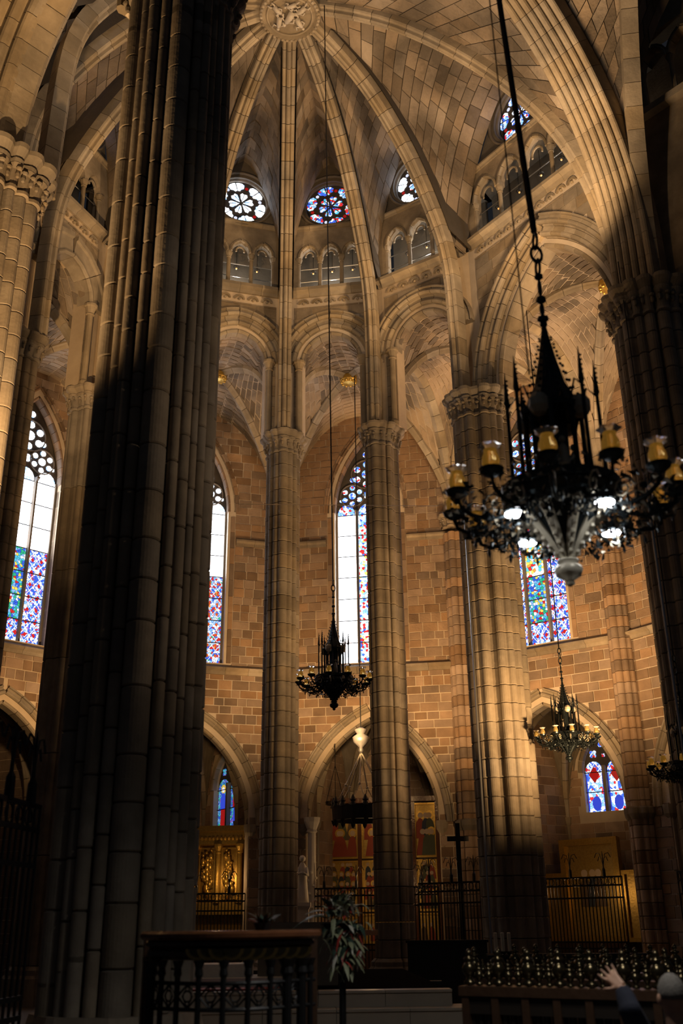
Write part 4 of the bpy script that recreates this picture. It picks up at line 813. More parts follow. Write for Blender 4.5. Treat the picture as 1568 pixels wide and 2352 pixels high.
# ------------------------------------------------------------------ chapels behind the outer wall
def chapel(key, wname, label, lims, win=None, wlabel=None, num=0):
    pl, _ = OPL[key]; L = pl.L; uc = L/2; ch = 2.32 if key == 'DE' else min(CH, L/2 - 0.55)
    pts = [(uc - ch - .1, -.5), (uc - ch - .1, -2.2), (uc - 1.5, -4.6), (uc + 1.5, -4.6), (uc + ch + .1, -2.2), (uc + ch + .1, -.5)]
    cen = pl.pt(uc, 0, -2.2)[:2]
    W = thing(wname, p3(cen, 0), label, 'wall', 'chapel recesses', 'structure'); facets = []
    for i in range(5):
        f = Plane(pl.pt(pts[i][0], 0, pts[i][1])[:2], pl.pt(pts[i+1][0], 0, pts[i+1][1])[:2], cen); facets.append(f); mb = MB()
        if win and win['facet'] == i:
            c, hw, z0, zs, rs = win['c'], win['hw'], win['z0'], win['zs'], win['rise']
            us = [c + hw*math.sin(PI*(k/16 - .5)) for k in range(17)]
            strip(mb, f, [0, c - hw], [0]*2, [9]*2, 0, -.3); strip(mb, f, [c + hw, f.L], [0]*2, [9]*2, 0, -.3); strip(mb, f, us, [0]*17, [z0]*17, 0, -.3); strip(mb, f, us, [zs + az_(u - c, hw, rs) for u in us], [9]*17, 0, -.3)
        else: strip(mb, f, [0, f.L], [0]*2, [9]*2, 0, -.3)
        put('chapel_wall', mb, M['mortar'], W); blocks = []; rg = random.Random(i + ord(key[0])); z = 0.0
        while z < 8.4:
            h = rg.choice((0.28, 0.33, 0.38)); u = 0.04
            while u < f.L - 0.06:
                wd = min(rg.uniform(0.35, 0.7), f.L - 0.04 - u)
                um, zm = u + wd/2, z + h/2
                hit = win and win['facet'] == i and abs(um - win['c']) < win['hw'] + wd/2 + 0.04 and win['z0'] - h < zm < win['zs'] + win['rise'] + 0.1
                if not hit and wd > 0.05:
                    q = [(u + .01, z + .01), (u + wd - .01, z + .01), (u + wd - .01, z + h - .01), (u + .01, z + h - .01)]; pr = .012 + .015*rg.random()
                    blocks.append([f.pt(a, b, -.01) for a, b in q] + [f.pt(a, b, pr) for a, b in q])
                u += wd
            z += h
        emit_blocks(W, blocks, 'brick', M['brick'], lims[i])
    ap = pl.pt(uc, 8.45, -2.3); cor = [pl.pt(u, 4.9, d) for u, d in pts]
    paths = []
    for p in cor: paths.append([p + (ap - p)*np.array([1, 1, 0])*(1 - math.cos(s*PI/2)) + np.array([0, 0, (ap[2] - p[2])*math.sin(s*PI/2)]) for s in np.linspace(0, 1, 12)])
    for i in range(5):
        mb = MB(); n = 12
        rows = [[a*(1 - s) + b*s + np.array([0, 0, 3.1*math.sin(PI*s)**.7*(1 - k/11)**1.3]) for s in np.linspace(0, 1, 7)] for k, (a, b) in enumerate(zip(paths[i], paths[i+1]))]
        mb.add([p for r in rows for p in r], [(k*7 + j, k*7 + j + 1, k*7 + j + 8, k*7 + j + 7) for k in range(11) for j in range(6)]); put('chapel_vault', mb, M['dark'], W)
    for i in range(1, 5):
        d = paths[i][-1][:2] - paths[i][0][:2]; sd = np.array([-d[1], d[0]])/np.hypot(*d); sd = sd if np.cross([*sd, 0], paths[i][-1] - paths[i][0])[2] > 0 else -sd
        rib_path(W, paths[i], sd, [(0.08, -0.1), (-0.03, -0.1), (-0.1, -0.03), (-0.1, 0.03), (-0.03, 0.1), (0.08, 0.1)], M['rib'], 0.6)
        c = cor[i]; put('corner_shaft', MB().lathe([(0.16, 0), (0.16, .4), (0.08, .5), (0.08, 4.6), (0.13, 4.7), (0.16, 4.9)], 10, (c[0], c[1], 0)), M['rib'], W)
    if win:
        f = facets[win['facet']]; c, hw, z0, zs, rs = win['c'], win['hw'], win['z0'], win['zs'], win['rise']
        t = thing('window_%d' % num, f.pt(c, z0, 0), wlabel, 'stained-glass window', None, 'structure'); us = [c + hw*math.sin(PI*(k/16 - .5)) for k in range(17)]; dp = -0.2; mb = MB()
        strip(mb, f, us, [z0]*17, [zs + az_(u - c, hw, rs) for u in us], dp, dp - .06); put('tracery_plate', mb, M['trac'], t)
        put('mullion', MB().box(f.pt(c, (z0 + zs)/2 + .1, dp + .08), (0.11, 0.16, zs - z0 + .2), f.ang()), M['mull'], t)
        lw = hw - 0.05
        for sg in (-1, 1):
            lc = c + sg*(0.05 + lw/2); aw = lw/2 - 0.03; zm = z0 + (zs - z0)*0.5
            pane('glass_pane', [(lc - aw, z0 + .02), (lc + aw, z0 + .02), (lc + aw, zm - .015), (lc - aw, zm - .015)], f, dp + .01, M[win['g'][0]], t)
            pane('glass_pane', [(lc - aw, zm + .015), (lc + aw, zm + .015), (lc + aw, zs - .02), (lc - aw, zs - .02)], f, dp + .01, M[win['g'][1]], t)
            pane('glass_pane', [(lc - aw, zs + .015)] + [(lc + aw*math.cos(PI - PI*k/8), zs + .015 + .36*math.sin(PI*k/8)) for k in range(1, 8)] + [(lc + aw, zs + .015)], f, dp + .01, M[win['g'][2]], t)
            if win['kind'] == 'diamond':
                pane('diamond_pane', [(lc, zm + .3), (lc + aw*.62, zm + .58), (lc, zm + .86), (lc - aw*.62, zm + .58)], f, dp + .03, M['g_cr'], t)
                pane('medallion_pane', [(lc + .16*math.cos(a), zm - .38 + .25*math.sin(a)) for a in np.linspace(0, 2*PI, 13)[:-1]], f, dp + .03, M['g_bl'], t)
                for e in (-1, 1): pane('border_pane', [(lc + e*aw*.92 - .02, z0 + .04), (lc + e*aw*.92 + .02, z0 + .04), (lc + e*aw*.92 + .02, zs - .04), (lc + e*aw*.92 - .02, zs - .04)], f, dp + .03, M['g_bl'], t)
            else:
                lo_, up_ = (M['g_cr'], M['g_sk']) if sg < 0 else (M['g_bl'], M['g_cr'])
                pane('robe_pane', [(lc - .17, z0 + .12), (lc + .15, z0 + .1), (lc + .17, zm + .1), (lc - .14, zm + .1)], f, dp + .025, lo_, t)
                pane('mantle_pane', [(lc - .2, zm + .02), (lc + .2, zm), (lc + .17, zm + .45), (lc + .05, zm + .56), (lc - .05, zm + .56), (lc - .18, zm + .42)], f, dp + .028, M['g_bl'] if sg < 0 else up_, t)
                pane('halo_pane', circ(lc, zm + .7, .16, 12), f, dp + .026, M['g_ye'], t); pane('face_pane', circ(lc, zm + .68, .09, 10), f, dp + .032, M['g_sk'], t)
        for cx, cz, r in ((-hw*.5, .62, .15), (hw*.5, .62, .15), (0, 1.0, .2), (0, .55, .07)):
            if zs + cz + r > zs + az_(cx, hw, rs) + .12: r *= 0.8
            for k in range(4): pane('tracery_pane', circ(c + cx + .55*r*math.cos(PI*k/2 + .8), zs + cz + .55*r*math.sin(PI*k/2 + .8), .42*r, 9), f, dp + .02, M[win['g'][2]], t)
        for k in range(4):
            z_ = z0 + (zs - z0)*k/2
            if k < 3: put('saddle_bar', MB().tube([f.pt(c - hw, z_, dp + .04), f.pt(c + hw, z_, dp + .04)], .014, 4), M['lead'], t)
        arch_ring(W, f, c, hw, zs, rs, 0.0, 0.14, -.1, .08, M['rib'], .4, .03, 'window_voussoir')
    return W, pl, facets
chapel('CD', 'wall_chapel_centre', 'dark chapel recess behind the central chandelier holding a painted altarpiece', [25, 40, 30, 40, 25])
chapel('DE', 'wall_chapel_right', 'dim chapel recess of coursed stone under the large chandelier', [30, 130, 90, 30, 10], dict(facet=2, c=1.44, hw=.74, z0=5.02, zs=6.35, rise=1.25, kind='diamond', g=('g_wht2', 'g_wht2', 'g_lat')), 'two-light chapel window with red diamonds at right', 16)
chapel('BC', 'wall_chapel_left', 'dark chapel recess beside the foreground pillar with gilded altarpiece', [0, 0, 20, 30, 30], dict(facet=3, c=1.55, hw=.88, z0=4.75, zs=6.1, rise=1.2, kind='saint', g=('g_dkb', 'g_dkb', 'g_dkb')), 'two-light chapel window with two haloed saints', 17)
chapel('AB', 'wall_chapel_left', 'dark chapel recess at far left beyond the foreground pillar', [0]*5)
chapel('EF', 'wall_chapel_right', 'dark chapel recess behind the far-right pillar', [0]*5)
# ------------------------------------------------------------------ altarpieces
def frame_rect(mb, pl, u0, u1, z0, z1, dep, w_, th):
    for a, b, c, d in ((u0, u1, z0, z0 + w_), (u0, u1, z1 - w_, z1), (u0, u0 + w_, z0 + w_, z1 - w_), (u1 - w_, u1, z0 + w_, z1 - w_)):
        q = [(a, c), (b, c), (b, d), (a, d)]; mb.add([pl.pt(x, y, dep) for x, y in q] + [pl.pt(x, y, dep + th) for x, y in q], BF)
def slab(pl, u0, u1, z0, z1, d0, d1): q = [(u0, z0), (u1, z0), (u1, z1), (u0, z1)]; return MB().add([pl.pt(x, y, d0) for x, y in q] + [pl.pt(x, y, d1) for x, y in q], BF)
def painted_figure(pl, u, z, h, dep, robe, skin, parent, lean=0.0, halo=True):
    P = lambda a, b: (u + a*h + lean*b*h, z + b*h)
    body = [P(-.20, 0), P(.20, 0), P(.17, .35), P(.13, .62), P(.05, .74), P(-.05, .74), P(-.14, .6), P(-.17, .3)]
    mk = lambda poly, d0, d1: MB().rings([[pl.pt(a, b, d0) for a, b in poly], [pl.pt(a, b, d1) for a, b in poly]])
    o = put('painted_figure', mk(body, dep, dep + .012), robe, parent)
    off = ROOTLOC[parent.name]
    if halo: link('halo', mk(circ(*P(0, .86), .17*h, 12), dep, dep + .008).mesh('halo', off), M['gold'], o)
    link('head', mk(circ(*P(0, .85), .105*h, 10), dep, dep + .016).mesh('head', off), skin, o)
PR, PBl, PG, PS, PT = plain('faded_red_paint', (0.32, 0.055, 0.025), .6), plain('dark_blue_paint', (0.03, 0.04, 0.06), .6), plain('dull_green_paint', (0.09, 0.10, 0.05), .6), plain('pale_flesh_paint', (0.6, 0.45, 0.3), .6), plain('brown_robe_paint', (0.13, 0.08, 0.04), .6)
PGO = plain('tooled_gold_ground', (0.55, 0.37, 0.10), .38, .6, noise=.4, nscale=18)
pl, _ = OPL['CD']; rp = Plane(pl.pt(0.35, 0, -3.3)[:2], pl.pt(6.0, 0, -3.3)[:2], HUB)
t = thing('painted_altarpiece', rp.pt(rp.L/2, 0, 0), 'tall painted and gilded altarpiece with figure panels split by a pillar', 'altarpiece')
U = lambda px, py=1950: float((at_plane(px, py, rp)))
def at_plane(px, py, pl_):
    r = ray(px, py); k = (pl_.n @ pl_.A)/(pl_.n @ r[:2]); q = r[:2]*k; return (q - pl_.A) @ pl_.d
ua, ub = U(738), U(1010)
put('backboard', slab(rp, ua, ub, 0.9, 5.6, -.08, 0), M['wood'], t)
put('altar_table', slab(rp, ua + .4, ub - .4, 0, .95, .0, .75), M['wood'], t)
cols = [(U(757), U(824)), (U(831), U(950, 1950)), (U(953), U(1004))]
rg = random.Random(11)
for ci, (c0, c1) in enumerate(cols):
    for z0, z1 in ((0.95, 1.9), (1.95, 3.62), (3.68, 5.5)):
        p = put('painted_panel', slab(rp, c0 + .05, c1 - .05, z0 + .04, z1 - .04, 0, .03), PGO, t)
        mb = MB(); frame_rect(mb, rp, c0, c1, z0, z1, .0, .06, .09); put('panel_frame', mb, M['gold'], t)
        n = max(2, int((c1 - c0)/.24)) if z0 < 3 else max(3, int((c1 - c0)/.34))
        rows = 4 if 1.9 < z0 < 3 else 2 if z0 > 3 else 1
        for r_ in range(rows):
            for j in range(n if rows > 1 else max(2, n//2)):
                nn_ = n if rows > 1 else max(2, n//2); h = (z1 - z0)*(.36 if rows == 4 else .5 if rows == 2 else .62)
                painted_figure(rp, c0 + .12 + (c1 - c0 - .24)*(j + .5)/nn_ + rg.uniform(-.04, .04), z0 + .08 + (rows - 1 - r_)*(z1 - z0)*(.19 if rows == 4 else .3), h, .03 + .006*r_ + .001*j, rg.choice((PR, PBl, PT, PG)) if (z0 < 3 or j) else PR, PS, t, rg.uniform(-.12, .12), rg.random() < .6)
for px in (742, 827, 951, 1007): put('gilded_post', slab(rp, U(px) - .07, U(px) + .07, .9, 5.62, -.02, .12), M['wood2'] if px != 742 else M['wood'], t)
put('cornice', slab(rp, ua - .05, ub + .05, 5.55, 5.72, -.1, .2), M['wood2'], t)
# gilded baroque altarpiece beside the foreground pillar
pl, _ = OPL['BC']; g0 = Plane(at_d(440, 2050, 35.0)[:2], at_d(566, 2050, 34.6)[:2], (0, 0)); Lg = g0.L
t = thing('gilded_altarpiece', g0.pt(Lg/2, 0, 0), 'carved and gilded altarpiece with columns under the saints window', 'altarpiece')
put('body', slab(g0, 0, Lg, 0, 4.3, -.35, 0), M['goldd'], t)
put('entablature', slab(g0, -.1, Lg + .1, 4.05, 4.45, -.35, .2), M['gold'], t); put('cornice', slab(g0, -.18, Lg + .18, 4.45, 4.62, -.35, .32), M['gold'], t); put('predella', slab(g0, -.05, Lg + .05, 1.9, 2.25, -.3, .2), M['gold'], t); put('altar_table', slab(g0, 0, Lg, 0, 1.1, 0, .6), M['wood'], t)
for f_ in (.06, .48, .88):
    c = g0.pt(Lg*f_, 0, .15); o = put('gilded_column', MB().lathe([(.13, 2.25), (.13, 2.35), (.085, 2.42), (.075, 3.75)], 10, (c[0], c[1], 0)), M['gold'], t)
    link('column_capital', MB().lathe([(.075, 3.75), (.1, 3.78), (.09, 3.84), (.15, 3.98), (.16, 4.05)], 8, tuple(np.array([c[0], c[1], 0]) - np.array(ROOTLOC[t.name]))).mesh('column_capital'), M['gold'], o)
for a, b in ((.12, .42), (.54, .82)):
    mb = MB(); frame_rect(mb, g0, Lg*a, Lg*b, 2.35, 3.95, 0, .05, .06); put('relief_frame', mb, M['gold'], t)
    for k in range(16):
        u = Lg*(a + (b - a)*rg.uniform(.2, .8)); z = 2.5 + 1.25*(k/16); f = MB(); f.tube([g0.pt(u, z - .12, .02), g0.pt(u + rg.uniform(-.05, .05), z + .05, .07), g0.pt(u, z + .14, .05)], [.08, .07, .03], 6); f.ball(g0.pt(u, z + .2, .07), .05, 6, 4); put('relief_figure', f, M['gold'], t, True)
for k in range(14): put('frieze_scroll', MB().ball(g0.pt(Lg*(k + .5)/14, 4.22, .2), .06, 6, 4), M['gold'], t)
# gilt panel altarpiece in the right chapel
g1 = Plane(at_d(1246, 2040, 35.3)[:2], at_d(1476, 2020, 33.2)[:2], (0, 0)); U1 = lambda px, py: at_plane(px, py, g1)
t = thing('gilt_altarpiece', g1.pt(g1.L/2, 0, 0), 'plain gilt panel altarpiece with low side wings behind the right grille', 'altarpiece')
a, b = U1(1290, 1980), U1(1424, 1980)
put('main_panel', slab(g1, a, b, 1.0, 4.0, -.1, 0), PGO, t); mb = MB(); frame_rect(mb, g1, a, b, 1.0, 4.02, 0, .2, .1); put('main_frame', mb, M['gold'], t)
for c0, c1 in ((U1(1248, 2030), a), (b, U1(1474, 2000))):
    put('side_wing', slab(g1, c0, c1, 1.0, 3.0, -.1, -.02), PGO, t); mb = MB(); frame_rect(mb, g1, c0, c1, 1.0, 3.02, -.02, .12, .08); put('wing_frame', mb, M['gold'], t)
for k, x in enumerate((.38, .52, .62)): painted_figure(g1, a + (b - a)*x, 2.0, 1.15, .005 + .002*k, (PT, PBl, PT)[k], PS, t, 0, False)
put('altar_table', slab(g1, a - .2, b + .2, 0, 1.0, -.1, .6), M['wood'], t)
# white statue and carved column stub seen beside the painted altarpiece
p = at_d(694, 2045, 32.6)
f = MB(); f.rings([[(p[0] + r*math.cos(q)*1.0, p[1] + r*math.sin(q)*.7, z) for q in np.linspace(0, 2*PI, 11)[:-1]] for r, z in ((.2, 2.2), (.19, 2.35), (.15, 2.75), (.13, 3.0), (.16, 3.15), (.09, 3.3), (.05, 3.36))]); f.ball((p[0], p[1], 3.47), .1, 8, 6); f.tube([(p[0] - .13, p[1], 3.2), (p[0] - .17, p[1] - .12, 3.0), (p[0], p[1] - .2, 3.05)], .045, 6); f.tube([(p[0] + .13, p[1], 3.2), (p[0] + .17, p[1] - .12, 2.98), (p[0], p[1] - .2, 3.05)], .045, 6)
t = thing('white_statue', (p[0], p[1], 0), 'small pale robed statue beside the painted altarpiece', 'statue'); put('figure', f, M['white'], t, True)
put('pedestal', MB().rings([[(p[0] + s*a, p[1] + s*b, z) for a, b in ((-1, -1), (1, -1), (1, 1), (-1, 1))] for s, z in ((.3, 0), (.3, .2), (.2, .3), (.2, 2.0), (.26, 2.1), (.26, 2.2))]), M['white'], t)
p = at_d(716, 1900, 33.6)
t = thing('carved_column', (p[0], p[1], 0), 'pale carved stone column with capital beside the painted altarpiece', 'column', None, 'structure')
put('shaft', MB().lathe([(.2, 0), (.2, .3), (.14, .4), (.13, 4.3)], 12, (p[0], p[1], 0)), M['white'], t); put('capital', MB().lathe([(.13, 4.3), (.18, 4.34), (.15, 4.4), (.25, 4.65), (.27, 4.78)], 10, (p[0], p[1], 0)), M['white'], t)
for k in range(16): put('carved_leaf', MB().ball((p[0] + .13*math.cos(k*2.4), p[1] + .13*math.sin(k*2.4), 1.9 + .08*k), .05, 6, 4), M['white'], t)
# ------------------------------------------------------------------ wrought-iron grilles closing the chapels
def frond(mb, base, h, ux, spread=.22):
    d3 = np.array([ux[0], ux[1], 0.0]); b = np.array(base)
    for s in (-1, 1):
        for k in (1.0, 0.62): mb.tube([b + np.array([0, 0, h*.35]), b + d3*s*spread*.35*k + np.array([0, 0, h*(.45 + .5*k)]), b + d3*s*spread*.8*k + np.array([0, 0, h*(.5 + .5*k)]), b + d3*s*spread*1.1*k + np.array([0, 0, h*(.32 + .45*k)])], .012, 4)
def grille(A, B, h, label, step=.105, th=.017, toward=(0, 0), finials=4, group='wrought-iron chapel grilles'):
    pl_ = Plane(A, B, toward); L = pl_.L; t = thing('iron_grille', pl_.pt(L/2, 0, 0), label, 'grille', group)
    n = int(L/step); off = ROOTLOC[t.name]
    me = MB().lathe([(th, 0), (th, h)], 5).mesh('grille_bar')
    for j in range(n + 1):
        q = pl_.pt(L*j/n, 0, 0) - np.array(off); link('bar', me, M['iron'], t, tuple(q))
    for z in (.12, h*.32, h*.38, h*.80, h - .22, h): put('rail', MB().box(pl_.pt(L/2, z, 0), (L, .035, .045), pl_.ang()), M['iron'], t)
    for j in range(int(L/.23)):
        u = .115 + .23*j; put('ring_ornament', MB().rings([[pl_.pt(u + (.085 + .01*math.cos(b))*math.cos(a), h - .11 + (.085 + .01*math.cos(b))*math.sin(a), .01*math.sin(b)) for b in (0, 2.1, 4.2)] for a in np.linspace(0, 2*PI, 11)], False, False), M['iron'], t)
    for j in range(finials):
        c = pl_.pt(L*(j + .5)/finials, h, 0); mb = MB(); mb.lathe([(.05, 0), (.045, .2), (.02, .25), (.014, .62), (.004, .7)], 6, tuple(c)); frond(mb, c + np.array([0, 0, .1]), .55, pl_.d); put('crest_finial', mb, M['iron'], t)
    return t
def arch_grille(key, label, h, px=None, fin=4):
    pl_, _ = OPL[key]; uc = pl_.L/2; ch = min(CH, uc - .55); return grille(pl_.pt(uc - ch + .1, 0, .25)[:2], pl_.pt(uc + ch - .1, 0, .25)[:2], h, label, finials=fin)
arch_grille('BC', 'iron grille before the gilded altarpiece, beside the foreground pillar', 2.5); arch_grille('CD', 'iron grille before the painted altarpiece behind the flowers', 2.62)
arch_grille('DE', 'wide iron grille glinting with gold before the right chapel', 2.75, None, 4); arch_grille('EF', 'dark iron grille at the right edge beyond the gilt altarpiece', 2.8, None, 3)
a, b = at_d(962, 2060, 30.2), at_d(1118, 2060, 29.0); grille(a[:2], b[:2], 2.62, 'dark iron grille between the second slender pillar and the golden pillar', finials=3)
p = mid(a, b, .64) + np.array([0, .25, 0]); t = thing('iron_cross', (p[0], p[1], 0), 'black cross standing above the dark grille left of the golden pillar', 'cross'); put('upright', MB().box((p[0], p[1], 2.1), (.13, .09, 4.2)), M['iron'], t); put('crossbar', MB().box((p[0], p[1], 3.78), (.6, .092, .13)), M['iron'], t)
a, b = at_d(-90, 2000, 9.2), at_d(78, 2000, 10.6); grille(a[:2], b[:2], 2.72, 'near-black iron grille at the lower left edge', .12, .014, (0, 0), 3)
mb = slab(Plane(a[:2], b[:2], (0, 0)), 0, .9, 0, 2.4, -.5, -.3); tag(put('wooden_screen', mb, M['bench']), 'black wooden screen behind the lower left grille', 'screen')

# ------------------------------------------------------------------ sanctuary steps, floor level and dark benches
S0 = at_d(1037, 2272, 14.0); S1 = at_d(330, 2285, 14.0)
sp = Plane(S1[:2], S0[:2], (0, 0)); t = thing('sanctuary_steps', sp.pt(sp.L/2, 0, 0), 'cream marble steps of the sanctuary at bottom centre', 'steps', None, 'structure')
ztop = .85
for i in range(5):
    z1 = ztop - i*.185; ext = .27*i
    w_ = sp.L + ext*1.2; n = 6; d1 = .34*i + 0.02
    for j in range(n):
        u0, u1 = -1.2 + (w_ + 1.2)*j/n + .003, -1.2 + (w_ + 1.2)*(j + 1)/n - .003
        put('riser_slab', slab(sp, u0, u1, max(0, z1 - .185), z1 - .03, d1 - (.6 if i else .25), d1), M['marble'], t); put('tread_slab', slab(sp, u0, u1, z1 - .03, z1, d1 - (.6 if i else .25), d1 + .035), M['marble'], t)
mb = slab(sp, -1.2, sp.L + .05, 0, ztop - .04, -7.0, -.24); put('platform', mb, M['carpet'], t)
def bench(pxl, pxr, ytop, d, z, label, depth=.5):
    a, b = at_d(pxl, ytop, d), at_d(pxr, ytop, d); p_ = Plane(a[:2], b[:2], (0, 0)); t = thing('wooden_bench', p_.pt(p_.L/2, 0, 0), label, 'bench', 'dark benches in the sanctuary'); zt = a[2]
    put('back_panel', slab(p_, 0, p_.L, .02, zt, -.05, 0), M['bench'], t); put('top_rail', slab(p_, -.03, p_.L + .03, zt, zt + .05, -.09, .04), M['bench'], t); put('seat', slab(p_, 0, p_.L, .42, .47, -.55, -.05), M['bench'], t)
    for e in (0, p_.L - .05): put('side_panel', slab(p_, e, e + .05, 0, zt*.8, -.55, -.05), M['bench'], t)
bench(935, 1118, 2166, 22.0, 0, 'long black bench left of the three candles'); bench(1120, 1500, 2198, 19.5, 0, 'long black bench below the right grille'); bench(850, 1010, 2262, 17.5, 0, 'low black bench at the foot of the second slender pillar')
# three white candles on a dark stand
c = at_d(1155, 2185, 19.0); t = thing('candle_stand', (c[0], c[1], 0), 'dark low stand holding three white candles before the golden pillar', 'candle stand')
put('post', MB().lathe([(.25, 0), (.22, .08), (.05, .15), (.04, c[2] - .1)], 10, (c[0], c[1], 0)), M['iron'], t); put('tray', MB().box((c[0], c[1], c[2] - .08), (.56, .16, .05)), M['iron'], t)
for px, ln in ((1139, 1), (1155, 2), (1170, 3)):
    q = at_d(px, 2180, 19.0); put('drip_cup', MB().lathe([(.02, c[2] - .06), (.06, c[2] - .02), (.06, c[2])], 8, (q[0], q[1], 0)), M['dbrass'], t)
    cd = put('wax_candle', MB().lathe([(.032, c[2]), (.032, c[2] + .29), (.02, c[2] + .3)], 10, (q[0], q[1], 0)), M['candle'])
    tag(cd, {1: 'leftmost of three white candles before the golden pillar', 2: 'middle of three white candles before the golden pillar', 3: 'rightmost of three white candles before the golden pillar'}[ln], 'candle', 'white candles')
# altar behind the railing
q = at_d(500, 2240, 15.2); t = thing('marble_altar', (q[0], q[1], ztop), 'pale marble altar steps glimpsed through the railing', 'altar')
put('lower_step', MB().box((q[0], q[1], ztop + .06), (1.9, 1.0, .12)), M['white'], t); put('upper_step', MB().box((q[0] - .15, q[1] + .1, ztop + .2), (1.2, .7, .16)), M['white'], t); put('altar_block', MB().box((q[0] + 1.1, q[1] + .2, ztop + .4), (1.1, .5, .8)), M['dark'], t)
put('carpet', MB().box((q[0], q[1] - .75, ztop + .008), (1.8, .4, .016)), M['leafr'], t)
# ------------------------------------------------------------------ curved railing with wooden top and gilt fringe
RC = at_d(520, 2150, 8.3)
t = thing('curved_railing', (RC[0], RC[1], 0), 'dark railing with curved wooden top and gilt scalloped fringe at bottom centre', 'railing')
zt = at_d(530, 2138, 7.6)[2]
def rpt(px, bow=.42):            # front curve of the railing, bowed towards the camera
    x = (px - 530)/190.0; return at_d(px, 2150, 8.05 - bow*(1 - min(1.0, x*x)))
N_ = 24; front = [rpt(px) for px in np.linspace(336, 722, N_ + 1)]
def rail_sweep(name, z0, z1, d0, d1, mat):
    rings = []
    for i, p in enumerate(front):
        a = front[max(0, i-1)]; b = front[min(N_, i+1)]; d = (b - a)[:2]; d = d/np.hypot(*d); n = np.array([d[1], -d[0]]); n = n if n @ (-p[:2]) > 0 else -n; h = (z1 - z0)
        rings.append([np.array([*(p[:2] + n*dd), zz]) for dd, zz in ((d0, z0), (d1 - .03, z0), (d1, z0 + h*.3), (d1, z0 + h*.7), (d1 - .02, z1), (d0, z1))])
    put(name, MB().rings(rings), mat, t)
rail_sweep('top_board', zt - .06, zt, -.42, .06, M['wood2']); rail_sweep('board_moulding', zt - .11, zt - .06, -.38, .0, M['wood']); rail_sweep('frieze_board', zt - .19, zt - .11, -.1, -.02, M['wood'])
for i, px in enumerate(np.linspace(455, 690, 10)):
    p = rpt(px); n = -p[:2]/np.hypot(*p[:2]); sd = np.array([-n[1], n[0]]); off = ROOTLOC[t.name]
    pol_ = [(.085*math.cos(a), .075*math.sin(a)) for a in np.linspace(PI, 2*PI, 9)]
    mk = lambda s, d: [np.array([*(p[:2] + n*d + sd*a*s), zt - .115 + b*s]) for a, b in pol_]
    o = put('fringe_scallop', MB().rings([mk(1, -.01), mk(1, .012)]), M['brass'], t); link('scallop_inset', MB().rings([mk(.72, .012), mk(.72, .018)]).mesh('scallop_inset', off), M['dbrass'], o)
posts = [352, 376, 412, 460, 516, 572, 622, 660, 692, 712]
for px in posts:
    p = rpt(px); r = .034 if px in (352, 660, 692) else .02
    o = put('post', MB().lathe([(r*1.6, 0), (r*1.6, .08), (r, .12), (r, zt - .3), (r*1.5, zt - .28), (r*1.2, zt - .24), (r*2.1, zt - .19)], 10, (p[0], p[1], 0)), M['iron'], t)
    for zz in (.92, .70): link('post_knob', MB().ball(tuple(np.array([p[0], p[1], zz]) - np.array(ROOTLOC[t.name])), r*1.7, 8, 5).mesh('post_knob'), M['dbrass'], o)
ZB = at_d(530, 2258, 7.7)[2], at_d(530, 2318, 7.7)[2]
for z_ in (ZB[0], ZB[1], .3): put('cross_rail', MB().tube([np.array([*p[:2], z_]) for p in front], .014, 5), M['iron'], t)
for a, b in zip(posts[:-2], posts[1:-1]):
    p, q = rpt(a), rpt(b); c = (p + q)/2; e = (q - p)/2*.92; h = (ZB[0] - ZB[1])/2*.95; zc = (ZB[0] + ZB[1])/2; P = lambda x, y: np.array([c[0] + e[0]*x, c[1] + e[1]*x, zc + h*y])
    mb = MB(); mb.tube([P(-1, 0), P(0, 1), P(1, 0), P(0, -1), P(-1, 0)], .009, 4); mb.tube([P(.45*math.cos(k), .45*math.sin(k)) for k in np.linspace(0, 2*PI, 11)], .007, 4)
    for s in (-1, 1): mb.tube([P(0, -.9), P(s*.5, 0), P(0, .9)], .006, 4)
    put('diamond_panel', mb, M['iron'], t)
p = at_d(712, 2145, 8.4); put('end_newel', MB().box((p[0], p[1], zt/2), (.09, .09, zt), .3), M['wood'], t); put('newel_cap', MB().box((p[0], p[1], zt - .02), (.14, .14, .04), .3), M['wood2'], t)
p = at_d(346, 2145, 8.4); put('end_newel', MB().box((p[0], p[1], zt/2), (.09, .09, zt), .3), M['wood'], t)
# ------------------------------------------------------------------ plants
def leaf(mb, base, tip, w_, droop, up=(0, 0, 1)):
    base, tip = np.array(base), np.array(tip); d = tip - base; l = np.linalg.norm(d); s = np.cross(d, up); s = s/(np.linalg.norm(s) + 1e-6); pts = []
    rows = []
    for k in range(6):
        f = k/5; c = base + d*f + np.array([0, 0, droop*l*f*(1 - f)*2 - droop*l*.4*f*f]); ww = w_*math.sin(PI*min(.97, .08 + f*.92)); rows.append([c - s*ww, c + np.array([0, 0, ww*.25]), c + s*ww])
    b = len(mb.v); mb.v += [tuple(map(float, q)) for r in rows for q in r]; mb.f += [(b + 3*i + j, b + 3*i + j + 1, b + 3*i + j + 4, b + 3*i + j + 3) for i in range(5) for j in range(2)]; return mb
fd = 9.6; fc = at_d(785, 2120, fd); t = thing('flower_arrangement', (fc[0], fc[1], 0), 'trailing arrangement of silvery leaves and red flowers on a stand beside the railing', 'flower arrangement')
put('stand_post', MB().lathe([(.2, 0), (.18, .05), (.03, .1), (.03, fc[2] - .12)], 10, (fc[0], fc[1], 0)), M['iron'], t); put('basin', MB().lathe([(.05, fc[2] - .16), (.16, fc[2] - .1), (.19, fc[2]), (.17, fc[2])], 12, (fc[0], fc[1], 0)), M['iron'], t)
rg = random.Random(21)
